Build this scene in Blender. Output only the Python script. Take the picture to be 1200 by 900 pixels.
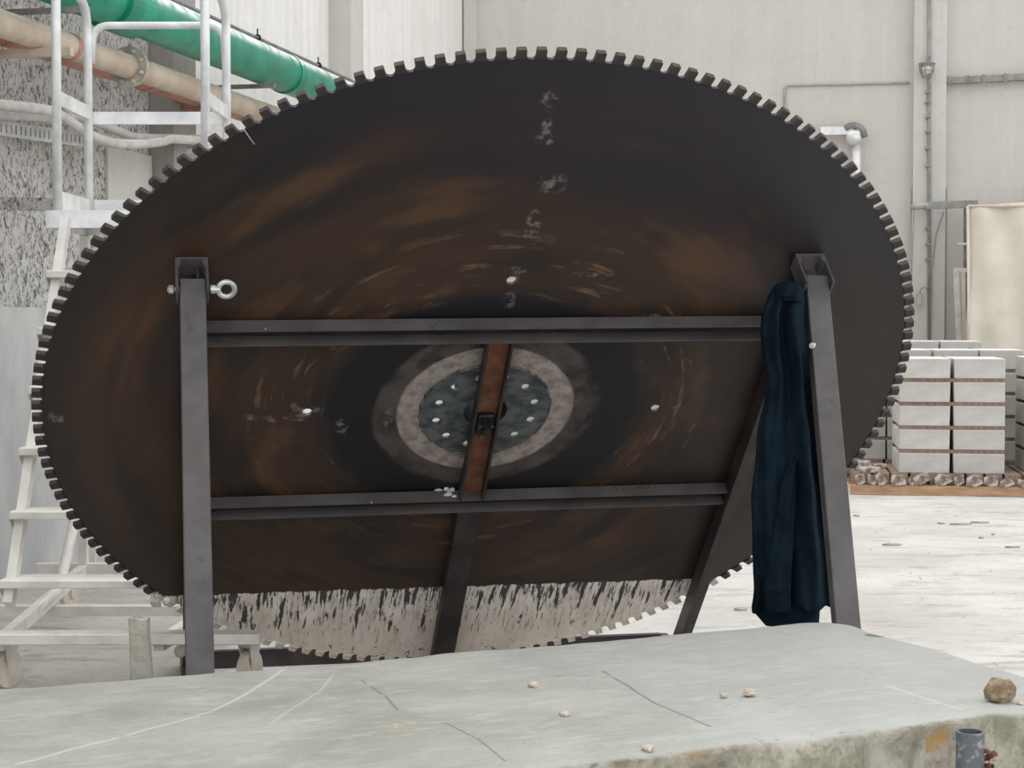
import bpy, bmesh, math, random
import numpy as np
from mathutils import Vector, Matrix, noise

for o in list(bpy.data.objects):
    bpy.data.objects.remove(o)
scene = bpy.context.scene
col = scene.collection
random.seed(7)
V = Vector

# ------------------------------------------------------------------ camera
F_PX, EYE, PITCH = 2050.0, 1.6, math.radians(2.0)
cd = bpy.data.cameras.new('camera')
cd.sensor_width = 36.0
cd.lens = F_PX / 1200.0 * 36.0
cd.clip_end = 200
cam = bpy.data.objects.new('camera', cd)
col.objects.link(cam)
cam.location = (0, 0, EYE)
cam.rotation_euler = (math.pi / 2 - PITCH, 0, 0)
scene.camera = cam

# ------------------------------------------------------------------ sky, light, exposure
w = bpy.data.worlds.new('overcast')
scene.world = w
w.use_nodes = True
bg = w.node_tree.nodes['Background']
bg.inputs['Color'].default_value = (0.95, 0.97, 1.0, 1)
bg.inputs['Strength'].default_value = 1.05
sd = bpy.data.lights.new('hazy_sun', 'SUN')
sd.energy = 0.75
sd.angle = math.radians(50)
sd.color = (1.0, 0.97, 0.92)
sun = bpy.data.objects.new('hazy_sun', sd)
col.objects.link(sun)
sun.rotation_euler = V((-0.30, 0.30, 1.0)).to_track_quat('Z', 'Y').to_euler()
vs = scene.view_settings
vs.view_transform = 'Standard'
vs.look = 'None'
vs.gamma = 1.0
vs.use_curve_mapping = False
vs.exposure = 0.62

# ------------------------------------------------------------------ measuring helpers (metres from the photograph's perspective)
FW = V((0, math.cos(PITCH), -math.sin(PITCH)))
UP = V((0, math.sin(PITCH), math.cos(PITCH)))
EYEP = V((0, 0, EYE))
def ray(px, py): return FW + V((1, 0, 0)) * ((px - 600) / F_PX) - UP * ((py - 450) / F_PX)
def at_y(px, py, y): d = ray(px, py); return EYEP + d * (y / d.y)
def at_z(px, py, z): d = ray(px, py); return EYEP + d * ((z - EYE) / d.z)
def at_p(px, py, p, n): d = ray(px, py); return EYEP + d * ((p - EYEP).dot(n) / d.dot(n))

# ------------------------------------------------------------------ object helpers
ROOTM = {}
def tag(o, label=None, cat=None, group=None, kind=None):
    if label: o['label'] = label
    if cat: o['category'] = cat
    if group: o['group'] = group
    if kind: o['kind'] = kind
    return o
def thing(name, loc, label, cat, group=None, M=None):
    o = bpy.data.objects.new(name, None)
    o.empty_display_size = 0.1
    col.objects.link(o)
    m = Matrix.Translation(V(loc)) if M is None else M
    o.matrix_basis = m
    ROOTM[o] = m
    return tag(o, label, cat, group)
def link(name, me, m, parent=None):
    o = bpy.data.objects.new(name, me)
    if m is not None and not me.materials: me.materials.append(m)
    col.objects.link(o)
    if parent is not None: o.parent = parent
    return o
def mk(name, bm, m, parent=None, smooth=False, origin=None, bevel=0.0):
    """bm in world coordinates -> object; under a parent it is moved into the parent's space"""
    if bevel:
        bmesh.ops.bevel(bm, geom=list(bm.edges), offset=bevel, segments=1, affect='EDGES', clamp_overlap=True)
    bmesh.ops.recalc_face_normals(bm, faces=bm.faces)
    M = Matrix.Identity(4)
    if parent is not None:
        M = ROOTM[parent]
        bmesh.ops.transform(bm, matrix=M.inverted(), verts=bm.verts)
    me = bpy.data.meshes.new(name)
    loc = None
    if parent is None:
        if origin is None:
            xs = [v.co for v in bm.verts]
            origin = V(((min(c.x for c in xs) + max(c.x for c in xs)) / 2, (min(c.y for c in xs) + max(c.y for c in xs)) / 2, min(c.z for c in xs)))
        loc = V(origin)
        bmesh.ops.translate(bm, vec=-loc, verts=bm.verts)
    if smooth:
        for f in bm.faces: f.smooth = True
    bm.to_mesh(me)
    bm.free()
    o = link(name, me, m, parent)
    if loc is not None:
        o.location = loc
        M = Matrix.Translation(loc)
    ROOTM[o] = M
    return o
def nb(): return bmesh.new()
def abox(bm, c, ax, h):
    """box at c, axes ax (3 vectors), half sizes h"""
    c = V(c)
    vs_ = [bm.verts.new(c + ax[0] * (h[0] * i) + ax[1] * (h[1] * j) + ax[2] * (h[2] * k)) for i in (-1, 1) for j in (-1, 1) for k in (-1, 1)]
    for f in ((0, 1, 3, 2), (4, 6, 7, 5), (0, 4, 5, 1), (2, 3, 7, 6), (0, 2, 6, 4), (1, 5, 7, 3)):
        bm.faces.new([vs_[i] for i in f])
    return bm
WX, WY, WZ = V((1, 0, 0)), V((0, 1, 0)), V((0, 0, 1))
def wbox(bm, lo, hi):
    lo, hi = V(lo), V(hi)
    return abox(bm, (lo + hi) / 2, (WX, WY, WZ), (hi - lo) / 2)
def bar(bm, p, q, wv, tw, td):
    """rectangular bar from p to q; wv = rough width direction"""
    p, q = V(p), V(q)
    d = (q - p).normalized()
    u = (V(wv) - d * V(wv).dot(d)).normalized()
    v = d.cross(u)
    return abox(bm, (p + q) / 2, (u, v, d), (tw / 2, td / 2, (q - p).length / 2))
def extr(bm, prof, o, u, v, d):
    """extrude a closed 2-D profile (in u, v at o) along the vector d"""
    a = [bm.verts.new(V(o) + u * x + v * y) for x, y in prof]
    b = [bm.verts.new(t.co + d) for t in a]
    n = len(a)
    bm.faces.new(a)
    bm.faces.new(b[::-1])
    for i in range(n): bm.faces.new((a[i], b[i], b[(i + 1) % n], a[(i + 1) % n]))
    return bm
def tube(bm, pts, r, n=10, cap=True, hollow=0.0):
    pts = [V(p) for p in pts]
    rings = []
    t0 = (pts[1] - pts[0]).normalized()
    u = t0.orthogonal().normalized()
    for i, p in enumerate(pts):
        t = (pts[min(i + 1, len(pts) - 1)] - pts[max(i - 1, 0)]).normalized()
        u = (u - t * u.dot(t)).normalized()
        v = t.cross(u)
        rr = r[i] if isinstance(r, (list, tuple)) else r
        rings.append([bm.verts.new(p + (u * math.cos(k * 2 * math.pi / n) + v * math.sin(k * 2 * math.pi / n)) * rr) for k in range(n)])
    for a, b in zip(rings, rings[1:]):
        for k in range(n): bm.faces.new((a[k], a[(k + 1) % n], b[(k + 1) % n], b[k]))
    if cap:
        bm.faces.new(rings[0][::-1])
        bm.faces.new(rings[-1])
    return bm
def arc_pts(pts, rad=0.1, seg=5):
    """round the corners of a polyline"""
    pts = [V(p) for p in pts]
    out = [pts[0]]
    for a, b, c in zip(pts, pts[1:], pts[2:]):
        d1 = min(rad, (a - b).length * .49); d2 = min(rad, (c - b).length * .49)
        p, q = b + (a - b).normalized() * d1, b + (c - b).normalized() * d2
        for i in range(seg + 1):
            t = i / seg
            out.append(p * (1 - t) ** 2 + b * 2 * t * (1 - t) + q * t * t)
    out.append(pts[-1])
    return out
def smooth_pts(pts, seg=6):
    pts = [V(p) for p in pts]
    P = [pts[0]] + pts + [pts[-1]]
    out = []
    for i in range(1, len(P) - 2):
        a, b, c, d = P[i - 1:i + 3]
        for k in range(seg):
            t = k / seg
            out.append(.5 * ((2 * b) + (c - a) * t + (2 * a - 5 * b + 4 * c - d) * t * t + (3 * b - a - 3 * c + d) * t ** 3))
    out.append(pts[-1])
    return out
def torus(bm, c, u, v, R, r, n=24, m=10):
    w_ = u.cross(v)
    rings = []
    for i in range(n):
        a = 2 * math.pi * i / n
        d = u * math.cos(a) + v * math.sin(a)
        rings.append([bm.verts.new(V(c) + d * (R + r * math.cos(k * 2 * math.pi / m)) + w_ * (r * math.sin(k * 2 * math.pi / m))) for k in range(m)])
    for i in range(n):
        a, b = rings[i], rings[(i + 1) % n]
        for k in range(m): bm.faces.new((a[k], b[k], b[(k + 1) % m], a[(k + 1) % m]))
    return bm
def disc(bm, c, ax, R, t, n=24):
    """solid disc centred at c, axis ax"""
    ax = V(ax).normalized()
    return tube(bm, [V(c) - ax * t / 2, V(c) + ax * t / 2], R, n)
def lump(bm, c, rx, ry, rz, seed, amp=.3, sub=2, flat=True):
    g = bmesh.ops.create_icosphere(bm, subdivisions=sub, radius=1.0)
    for v in g['verts']:
        k = 1 + amp * noise.noise(v.co * 1.7 + V((seed, seed * .7, 3)))+ amp * .5 * noise.noise(v.co * 4 + V((seed, 9, 3)))
        v.co = V((v.co.x * rx * k, v.co.y * ry * k, v.co.z * rz * k))
    lo = min(v.co.z for v in g['verts'])
    for v in g['verts']: v.co += V(c) - V((0, 0, lo))
    return bm

# ------------------------------------------------------------------ material helpers
class N:
    """small node-graph writer"""
    def __init__(s, name):
        s.m = bpy.data.materials.new(name)
        s.m.use_nodes = True
        s.t = s.m.node_tree
        s.b = s.t.nodes['Principled BSDF']
    def put(s, sock, val):
        if isinstance(val, bpy.types.NodeSocket): s.t.links.new(val, sock)
        elif isinstance(val, (tuple, list)) and len(val) == 3 and len(sock.default_value) == 4: sock.default_value = (*val, 1)
        else: sock.default_value = val
    def math(s, op, a, b=0.0, c=0.0, clamp=False):
        n = s.t.nodes.new('ShaderNodeMath'); n.operation = op; n.use_clamp = clamp
        s.put(n.inputs[0], a); s.put(n.inputs[1], b); s.put(n.inputs[2], c)
        return n.outputs[0]
    def add(s, a, b): return s.math('ADD', a, b)
    def sub(s, a, b): return s.math('SUBTRACT', a, b)
    def mul(s, a, b): return s.math('MULTIPLY', a, b)
    def mx(s, a, b): return s.math('MAXIMUM', a, b)
    def sstep(s, x, lo, hi):
        n = s.t.nodes.new('ShaderNodeMapRange'); n.interpolation_type = 'SMOOTHSTEP'
        s.put(n.inputs['Value'], x); s.put(n.inputs['From Min'], lo); s.put(n.inputs['From Max'], hi)
        return n.outputs['Result']
    def band(s, x, a, b, soft): return s.mul(s.sstep(x, a - soft, a + soft), s.sub(1.0, s.sstep(x, b - soft, b + soft)))
    def mix(s, f, a, b):
        n = s.t.nodes.new('ShaderNodeMix'); n.data_type = 'RGBA'
        s.put(n.inputs[0], f); s.put(n.inputs[6], a); s.put(n.inputs[7], b)
        return n.outputs[2]
    def coords(s, kind='Object'):
        if not hasattr(s, 'tc'): s.tc = s.t.nodes.new('ShaderNodeTexCoord')
        return s.tc.outputs[kind]
    def sep(s, v):
        n = s.t.nodes.new('ShaderNodeSeparateXYZ'); s.put(n.inputs[0], v); return n.outputs
    def vec(s, x, y, z):
        n = s.t.nodes.new('ShaderNodeCombineXYZ')
        for i, q in enumerate((x, y, z)): s.put(n.inputs[i], q)
        return n.outputs[0]
    def scale(s, v, sc):
        n = s.t.nodes.new('ShaderNodeMapping'); s.put(n.inputs['Vector'], v); n.inputs['Scale'].default_value = sc
        return n.outputs[0]
    def noise(s, v, sc, det=4, rough=.55, dist=0.0):
        n = s.t.nodes.new('ShaderNodeTexNoise'); s.put(n.inputs['Vector'], v)
        n.inputs['Scale'].default_value = sc; n.inputs['Detail'].default_value = det
        n.inputs['Roughness'].default_value = rough; n.inputs['Distortion'].default_value = dist
        return n.outputs['Fac']
    def voro(s, v, sc):
        n = s.t.nodes.new('ShaderNodeTexVoronoi'); s.put(n.inputs['Vector'], v); n.inputs['Scale'].default_value = sc
        return n.outputs['Distance']
    def rnd(s): return s.t.nodes.new('ShaderNodeObjectInfo').outputs['Random']
    def normal_z(s): return s.sep(s.t.nodes.new('ShaderNodeNewGeometry').outputs['Normal'])[2]
    def bump(s, h, strength, dist=.02):
        n = s.t.nodes.new('ShaderNodeBump'); s.put(n.inputs['Height'], h)
        n.inputs['Strength'].default_value = strength; n.inputs['Distance'].default_value = dist
        s.t.links.new(n.outputs[0], s.b.inputs['Normal'])
    def done(s, colr, rough=.6, metal=0.0, spec=.5):
        s.put(s.b.inputs['Base Color'], colr); s.put(s.b.inputs['Roughness'], rough)
        s.b.inputs['Metallic'].default_value = metal
        s.b.inputs['Specular IOR Level'].default_value = spec
        return s.m
def simple(name, c1, c2, sc=6, rough=.6, metal=0.0, bump=0.0, stretch=(1, 1, 1), lo=.35, hi=.65, spec=.4, dust=None, dlo=.35, dhi=.95):
    g = N(name)
    v = g.scale(g.coords(), stretch)
    n = g.noise(v, sc, 6)
    c = g.mix(g.sstep(n, lo, hi), c1, c2)
    if dust: c = g.mix(g.mul(g.sstep(g.normal_z(), dlo, dhi), g.sstep(g.noise(v, 9), .25, .6)), c, dust)
    if bump: g.bump(g.noise(v, sc * 6, 5), bump)
    return g.done(c, rough, metal, spec)

# blade axes: e1 along the ground, e2 up the leaning blade, nb_ out of the face towards the camera
YAW, LEAN = math.radians(12.208), math.radians(44.629)
BC, BR = V((-0.1076, 6.9822, 1.2520)), 1.75
E1 = V((math.cos(YAW), math.sin(YAW), 0))
BACK = V((-math.sin(YAW), math.cos(YAW), 0))
E2 = -BACK * math.sin(LEAN) + WZ * math.cos(LEAN)
EN = E1.cross(E2)
def blade_ab(px, py):
    d = at_p(px, py, BC, EN) - BC
    return d.dot(E1), d.dot(E2)

# ---- materials
def mat_blade():
    g = N('blade_steel')
    o = g.coords()
    x, y, z = g.sep(o)
    r = g.math('SQRT', g.add(g.mul(x, x), g.mul(y, y)))
    ri = g.mx(r, .02)
    cx, cy = g.math('DIVIDE', x, ri), g.math('DIVIDE', y, ri)
    ring = g.noise(g.vec(g.mul(cx, .9), g.mul(cy, .9), g.mul(r, 3.2)), 1.5, 5, .6)
    fine = g.noise(g.vec(g.mul(cx, 1.6), g.mul(cy, 1.6), g.mul(r, 16)), 2.2, 4, .6)
    patch = g.noise(o, 1.15, 4, .5, .3)
    blot = g.noise(o, 7, 5, .6)
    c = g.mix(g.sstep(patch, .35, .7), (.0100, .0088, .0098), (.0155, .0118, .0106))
    navy = g.mul(g.sstep(y, .35, 1.25), g.sstep(g.add(y, g.mul(x, .3)), .6, 1.5))  # bluish sky reflection put into the colour of the upper blade
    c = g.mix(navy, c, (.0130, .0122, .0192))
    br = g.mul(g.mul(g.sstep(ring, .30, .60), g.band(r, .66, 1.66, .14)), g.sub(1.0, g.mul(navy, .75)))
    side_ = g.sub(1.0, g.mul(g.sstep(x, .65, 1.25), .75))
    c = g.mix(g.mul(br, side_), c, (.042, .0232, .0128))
    br2 = g.mul(g.sstep(g.noise(g.vec(g.mul(cx, 1.1), g.mul(cy, 1.1), g.mul(r, 3.0)), 2.0, 4), .50, .72), g.band(r, .6, 1.5, .14))
    c = g.mix(g.mul(g.mul(g.mul(br2, .75), side_), g.sub(1.0, g.mul(navy, .6))), c, (.100, .050, .0225))
    arcs = g.mul(g.sstep(fine, .56, .66), g.mul(g.band(r, .62, .95, .06), g.sstep(blot, .42, .6)))
    c = g.mix(g.mul(arcs, .75), c, (.17, .098, .055))
    blue = g.band(g.add(r, g.mul(g.sub(blot, .5), .10)), .44, .64, .035)
    c = g.mix(g.mul(blue, .9), c, (.0056, .0063, .0095))
    bl2 = g.mul(g.band(g.add(r, g.mul(g.sub(patch, .5), .10)), .34, .452, .012), g.sstep(g.noise(g.vec(g.mul(cx, 1.5), g.mul(cy, 1.5), g.mul(r, 5)), 2, 5), .30, .62))
    c = g.mix(g.mul(bl2, .75), c, (.098, .080, .070))
    gr = g.band(g.add(r, g.mul(g.sub(blot, .5), .018)), .25, .357, .006)
    c = g.mix(gr, c, g.mix(g.sstep(g.noise(o, 22, 5), .34, .62), (.20, .165, .145), (.34, .295, .262)))
    # fine radial scratches
    scr = g.noise(g.scale(o, (3, 60, 1)), 3, 3, .7)
    c = g.mix(g.mul(g.sstep(scr, .68, .78), .10), c, (.20, .16, .13))
    # chalky marks and drips
    marks = None
    for px, py, rx, ry in ((643, 118, .035, .045), (640, 150, .02, .075), (639, 163, .035, .03), (648, 215, .055, .05), (625, 262, .03, .07), (622, 276, .03, .018),
                           (604, 322, .05, .045), (596, 352, .03, .045), (360, 483, .075, .035), (300, 489, .07, .02), (335, 492, .08, .018), (345, 478, .02, .03),
                           (766, 477, .02, .02), (793, 478, .02, .018), (400, 500, .03, .05), (455, 490, .02, .06), (66, 490, .03, .05),
                           (770, 372, .10, .02), (668, 386, .1, .012), (690, 322, .1, .012)):
        a, b = blade_ab(px, py)
        dx, dy = g.math('DIVIDE', g.sub(x, a), rx), g.math('DIVIDE', g.sub(y, b), ry)
        e = g.sub(1.0, g.sstep(g.add(g.mul(dx, dx), g.mul(dy, dy)), .2, 1.3))
        marks = e if marks is None else g.mx(marks, e)
    c = g.mix(g.mul(g.mul(marks, g.sstep(g.noise(o, 24, 5, .65), .46, .62)), .6), c, (.23, .215, .20))
    # dried slurry on the lowest part
    drip = g.noise(g.scale(o, (1, .11, 1)), 36, 5, .62)
    edge = g.add(y, g.mul(g.sub(g.noise(g.scale(o, (1, 0, 1)), 11, 5, .7), .5), .07))
    mud = g.sub(1.0, g.sstep(edge, -1.172, -1.164))
    hi_ = g.sstep(y, -1.62, -1.22)
    hole = g.mul(g.sstep(g.add(drip, g.mul(g.sub(blot, .5), .22)), g.sub(.665, g.mul(hi_, .15)), g.sub(.70, g.mul(hi_, .15))), 1.0)
    sl = g.mix(g.sstep(g.noise(g.scale(o, (1, .3, 1)), 14, 6, .7), .35, .65), (.72, .64, .555), (.92, .87, .80))
    sl = g.mix(g.mul(g.sub(1.0, g.sstep(y, -1.45, -1.32)), .45), sl, (.74, .62, .52))
    veil = g.sstep(g.noise(g.scale(o, (1, .16, 1)), 52, 5, .65), .50, .66)
    sl = g.mix(g.mul(g.mul(veil, .34), g.add(.25, g.mul(hi_, .75))), sl, (.16, .135, .12))
    fine2 = g.mul(g.sstep(g.add(g.noise(g.scale(o, (1, .09, 1)), 85, 4, .6), g.mul(g.sub(blot, .5), .3)), .575, .625), g.band(y, -1.50, -1.10, .05))
    sl = g.mix(g.mul(fine2, .8), sl, (.045, .038, .036))
    sl = g.mix(g.mul(hole, .93), sl, (.022, .019, .020))
    low = g.mul(g.sstep(g.noise(o, 16, 4, .7, .8), .60, .66), g.sub(1.0, g.sstep(y, -1.62, -1.52)))
    sl = g.mix(low, sl, (.025, .021, .02))
    c = g.mix(mud, c, sl)
    rough = g.add(.46, g.mul(mud, .4))
    g.bump(g.add(g.mul(fine, .35), g.mul(g.mul(mud, g.noise(g.scale(o, (1, .3, 1)), 30, 4)), 3.0)), .12, .01)
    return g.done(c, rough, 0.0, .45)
M = {}
M['blade'] = mat_blade()
M['tooth'] = simple('worn_tooth_steel', (.022, .018, .0165), (.046, .036, .032), 18, .6, 0, .1, lo=.3, hi=.7)
M['mud'] = simple('dried_slurry', (.46, .395, .335), (.74, .68, .61), 21, .9, 0, .3, lo=.3, hi=.6)
M['hub'] = simple('scratched_hub_steel', (.045, .053, .057), (.125, .140, .142), 13, .42, .25, .15, (1, 1.6, 1), spec=.5)
M['hub_dark'] = simple('hub_sleeve_steel', (.010, .010, .011), (.022, .021, .022), 9, .6, .0)
M['weld'] = simple('weld_bead', (.03, .028, .027), (.16, .14, .125), 26, .55, .1, .3)
def mat_frame():
    g = N('frame_steel')
    o = g.coords()
    n = g.noise(o, 5, 6, .6)
    c = g.mix(g.sstep(n, .3, .7), (.060, .055, .054), (.098, .090, .087))
    c = g.mix(g.mul(g.sstep(g.noise(o, 17, 5, .6), .60, .74), .55), c, (.030, .024, .023))
    c = g.mix(g.mul(g.sstep(g.noise(o, 2.3, 4), .52, .72), .5), c, (.085, .060, .052))
    c = g.mix(g.sstep(g.noise(o, 31, 2, .4), .765, .79), c, (.55, .53, .50))
    g.bump(g.noise(o, 60, 4), .12, .004)
    return g.done(c, .52, 0, .4)
M['frame'] = mat_frame()
M['frame_dark'] = simple('dark_leg_steel', (.020, .0155, .016), (.046, .034, .032), 6, .5, 0, .12, (1, 1, 1))
M['rust'] = simple('rusty_web', (.12, .048, .024), (.20, .088, .046), 14, .75, 0, .2)
M['web'] = simple('web_shade_brown', (.016, .011, .012), (.034, .022, .022), 8, .7)
M['black'] = simple('oily_black_steel', (.012, .012, .014), (.035, .032, .032), 15, .35, .3)
M['zinc'] = simple('zinc_bolt', (.42, .45, .43), (.62, .65, .62), 9, .38, .55)
M['plaster'] = simple('plaster_splash', (.62, .62, .60), (.80, .80, .78), 40, .9, 0, .4)
M['ink'] = simple('ink_mark', (.012, .012, .013), (.02, .02, .02), 9, .7)
M['cloth'] = None
def mat_cloth():
    g = N('navy_work_cloth')
    o = g.coords()
    c = g.mix(g.sstep(g.noise(o, 9, 5, .6), .3, .7), (.0034, .0082, .0138), (.0072, .0165, .0255))
    c = g.mix(g.mul(g.sstep(g.noise(g.scale(o, (1, 1, .35)), 60, 4, .7), .58, .78), .35), c, (.040, .060, .074))
    g.bump(g.add(g.noise(g.scale(o, (1, 1, .5)), 90, 3), g.mul(g.noise(g.scale(o, (1, 1, .3)), 11, 3), 4.0)), .5, .008)
    return g.done(c, .95, 0, .1)
M['cloth'] = mat_cloth()
def mat_slab():
    g = N('grey_stone_top')
    o = g.coords()
    x, y, z = g.sep(o)
    n = g.noise(o, 2.2, 6, .6, .4)
    f = g.noise(g.scale(o, (1, 3.2, 1)), 9, 6, .65)
    c = g.mix(g.sstep(n, .3, .7), (.262, .260, .220), (.368, .366, .322))
    c = g.mix(g.mul(g.sstep(x, -.3, 1.3), .55), c, (.425, .428, .408))
    c = g.mix(g.mul(g.sstep(f, .46, .74), .4), c, (.50, .50, .465))
    c = g.mix(g.mul(g.sstep(g.noise(g.scale(o, (1, 4, 1)), 16, 5, .7), .60, .70), .6), c, (.15, .155, .14))
    c = g.mix(g.mul(g.sstep(g.noise(o, 5.5, 6, .75), .66, .72), .5), c, (.40, .35, .24))
    c = g.mix(g.mul(g.sstep(g.noise(g.scale(o, (1, 2, 1)), 45, 4, .7), .58, .70), .45), c, (.17, .175, .16))
    c = g.mix(g.mul(g.sstep(g.noise(g.scale(o, (1, 2.4, 1)), 30, 4, .7), .60, .72), .3), c, (.54, .54, .51))
    side = g.sub(1.0, g.sstep(g.normal_z(), .55, .85))
    fc = g.mix(g.sstep(g.noise(g.scale(o, (1, 1, .7)), 9, 8, .72), .35, .65), (.19, .175, .13), (.42, .40, .33))
    fc = g.mix(g.mul(g.sstep(g.noise(o, 3.1, 4), .60, .70), .8), fc, (.34, .20, .09))
    sp_ = at_p(1106, 868, sc_ - SY * (depth / 2), SY) - sc_
    dd = g.math('SQRT', g.add(g.math('POWER', g.sub(x, sp_.dot(SX)), 2.0), g.math('POWER', g.mul(g.sub(z, sp_.z), 1.2), 2.0)))
    fc = g.mix(g.mul(g.sub(1.0, g.sstep(dd, .02, .055)), g.sstep(g.noise(o, 40, 4), .35, .5)), fc, (.42, .25, .10))
    fc = g.mix(g.mul(g.sstep(g.noise(o, 26, 6, .75), .56, .66), .6), fc, (.09, .08, .06))
    c = g.mix(side, c, fc)
    def seg(pts, wd):
        tot = None
        for p, q in zip(pts, pts[1:]):
            dx, dy = q[0] - p[0], q[1] - p[1]
            L2 = dx * dx + dy * dy
            t = g.math('MULTIPLY_ADD', g.sub(x, p[0]), dx / L2, g.mul(g.sub(y, p[1]), dy / L2), clamp=True)
            ex, ey = g.sub(g.sub(x, p[0]), g.mul(t, dx)), g.sub(g.sub(y, p[1]), g.mul(t, dy))
            m_ = g.sub(1.0, g.sstep(g.math('SQRT', g.add(g.mul(ex, ex), g.mul(ey, ey))), wd * .5, wd))
            tot = m_ if tot is None else g.mx(tot, m_)
        return tot
    def P_(pts): return [SLAB_LOCAL(a, b) for a, b in pts]
    wob = g.sstep(g.noise(o, 14, 3), .30, .45)
    c = g.mix(g.mul(g.mul(seg(P_([(333, 784), (290, 812), (230, 838), (130, 866), (20, 893)]), .008), wob), .6), c, (.52, .54, .51))
    c = g.mix(g.mul(seg(P_([(392, 788), (375, 808), (345, 828), (318, 848)]), .006), .45), c, (.46, .48, .45))
    dk = g.mx(seg(P_([(706, 786), (768, 823), (832, 851)]), .006), seg(P_([(424, 796), (452, 815), (466, 832)]), .005))
    dk = g.mx(dk, seg(P_([(520, 846), (560, 866), (592, 893)]), .004))
    c = g.mix(g.mul(g.mul(dk, wob), .6), c, (.11, .115, .11))
    lt = g.mx(seg(P_([(1040, 804), (1072, 815), (1128, 833)]), .010), seg(P_([(1015, 812), (1072, 815)]), .006))
    c = g.mix(g.mul(g.mul(lt, wob), .25), c, (.60, .63, .62))
    cr = None
    for px, py, rr in ((480, 850, .10), (500, 830, .07), (625, 806, .06), (445, 812, .05)):
        a, b = SLAB_LOCAL(px, py)
        e = g.sub(1.0, g.sstep(g.math('SQRT', g.add(g.math('POWER', g.sub(x, a), 2.0), g.math('POWER', g.sub(y, b), 2.0))), rr * .3, rr))
        cr = e if cr is None else g.mx(cr, e)
    c = g.mix(g.mul(g.mul(cr, g.sstep(g.noise(o, 34, 5, .7), .50, .60)), .8), c, (.42, .385, .27))
    a, b = SLAB_LOCAL(1029, 745)
    e = g.sub(1.0, g.sstep(g.math('SQRT', g.add(g.math('POWER', g.mul(g.sub(x, a), .9), 2.0), g.math('POWER', g.mul(g.sub(y, b), 1.0), 2.0))), .034, .046))
    c = g.mix(g.mul(e, .8), c, (.13, .13, .115))
    g.bump(g.add(g.noise(o, 18, 6, .7), g.mul(g.noise(g.scale(o, (1, 1, .6)), 9, 6, .7), g.mul(side, 4.0))), .28, .02)
    return g.done(c, .78, 0, .3)
def mat_floor():
    g = N('dusty_floor')
    o = g.coords()
    n = g.noise(o, .8, 6, .6)
    c = g.mix(g.sstep(n, .3, .7), (.52, .495, .455), (.68, .66, .62))
    st = g.noise(g.scale(o, (.55, 1.6, 1)), 3.2, 6, .7, .5)
    c = g.mix(g.mul(g.sstep(st, .50, .66), .6), c, (.36, .31, .26))
    c = g.mix(g.mul(g.sstep(g.noise(g.scale(o, (.6, 1, 1)), 11, 5, .75), .58, .70), .65), c, (.27, .215, .17))
    g.bump(g.noise(g.scale(o, (.6, 1, 1)), 7, 7, .72), .8, .06)
    return g.done(c, .95, 0, .2)
def mat_rough():
    g = N('spattered_roughcast')
    o = g.coords()
    n = g.noise(g.scale(o, (1, 1, .75)), 19, 6, .7, 1.2)
    n2 = g.noise(g.scale(o, (1, 1, .6)), 42, 5, .65, .9)
    h = g.add(g.mul(n, .6), g.mul(n2, .5))
    c = g.mix(g.sstep(h, .44, .58), (.13, .122, .11), (.70, .68, .64))
    big = g.noise(o, .9, 3)
    c = g.mix(g.mul(g.sstep(big, .45, .7), .30), c, (.30, .27, .24))
    g.bump(h, .9, .06)
    return g.done(c, .95, 0, .1)
def mat_boards(name, c1, c2, dark, sc=9):
    g = N(name)
    o = g.coords()
    x, y, z = g.sep(o)
    s_ = g.noise(g.vec(g.mul(x, 1.0), g.mul(y, 1.0), g.mul(z, .02)), sc, 5, .7)
    n = g.noise(o, 1.2, 5, .6)
    c = g.mix(g.add(g.mul(g.sstep(s_, .30, .70), .55), .22), c1, c2)
    c = g.mix(g.mul(g.sstep(n, .45, .75), .35), c, dark)
    ln = g.noise(g.vec(g.mul(x, 1.0), g.mul(y, 1.0), g.mul(z, .05)), sc * 3.3, 3, .6)
    c = g.mix(g.mul(g.sstep(ln, .63, .72), .35), c, dark)
    c = g.mix(g.mul(g.sstep(g.noise(o, 9, 6, .7), .50, .72), .4), c, dark)
    g.bump(g.noise(o, 22, 5, .7), .15, .015)
    return g.done(c, .93, 0, .15)
M['floor'] = mat_floor()
M['rough'] = mat_rough()
M['concrete_low'] = simple('smooth_grey_render', (.35, .355, .345), (.49, .49, .475), 2.2, .75, 0, .12, (1, 1, .5))
M['white_wall'] = mat_boards('white_boards', (.66, .63, .59), (.80, .79, .77), (.60, .54, .48))  # left wall, paler than the back wall
M['back_wall'] = mat_boards('board_marked_concrete', (.50, .475, .43), (.56, .535, .49), (.44, .41, .36), 6)
M['pier'] = mat_boards('grey_concrete_pier', (.49, .475, .435), (.57, .555, .515), (.40, .375, .335), 7)
M['pier_dark'] = mat_boards('weathered_concrete', (.26, .25, .225), (.37, .35, .32), (.17, .16, .15), 5)
M['alu'] = simple('dusty_aluminium', (.62, .63, .63), (.80, .81, .80), 7, .42, .25, .08, dust=(.74, .70, .63))
M['alu_dust'] = simple('dust_caked_aluminium', (.60, .57, .52), (.72, .69, .64), 7, .7, .1, .1, dust=(.78, .74, .67))
M['beige_pipe'] = simple('dusty_beige_pipe', (.47, .37, .28), (.58, .49, .39), 5, .7, 0, .1, dust=(.78, .74, .68))
M['red_pipe'] = simple('faded_red_pipe', (.40, .185, .135), (.50, .27, .21), 5, .75, 0, .1)
M['flange'] = simple('grey_flange', (.36, .33, .28), (.52, .49, .43), 10, .65, .1)
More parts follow.
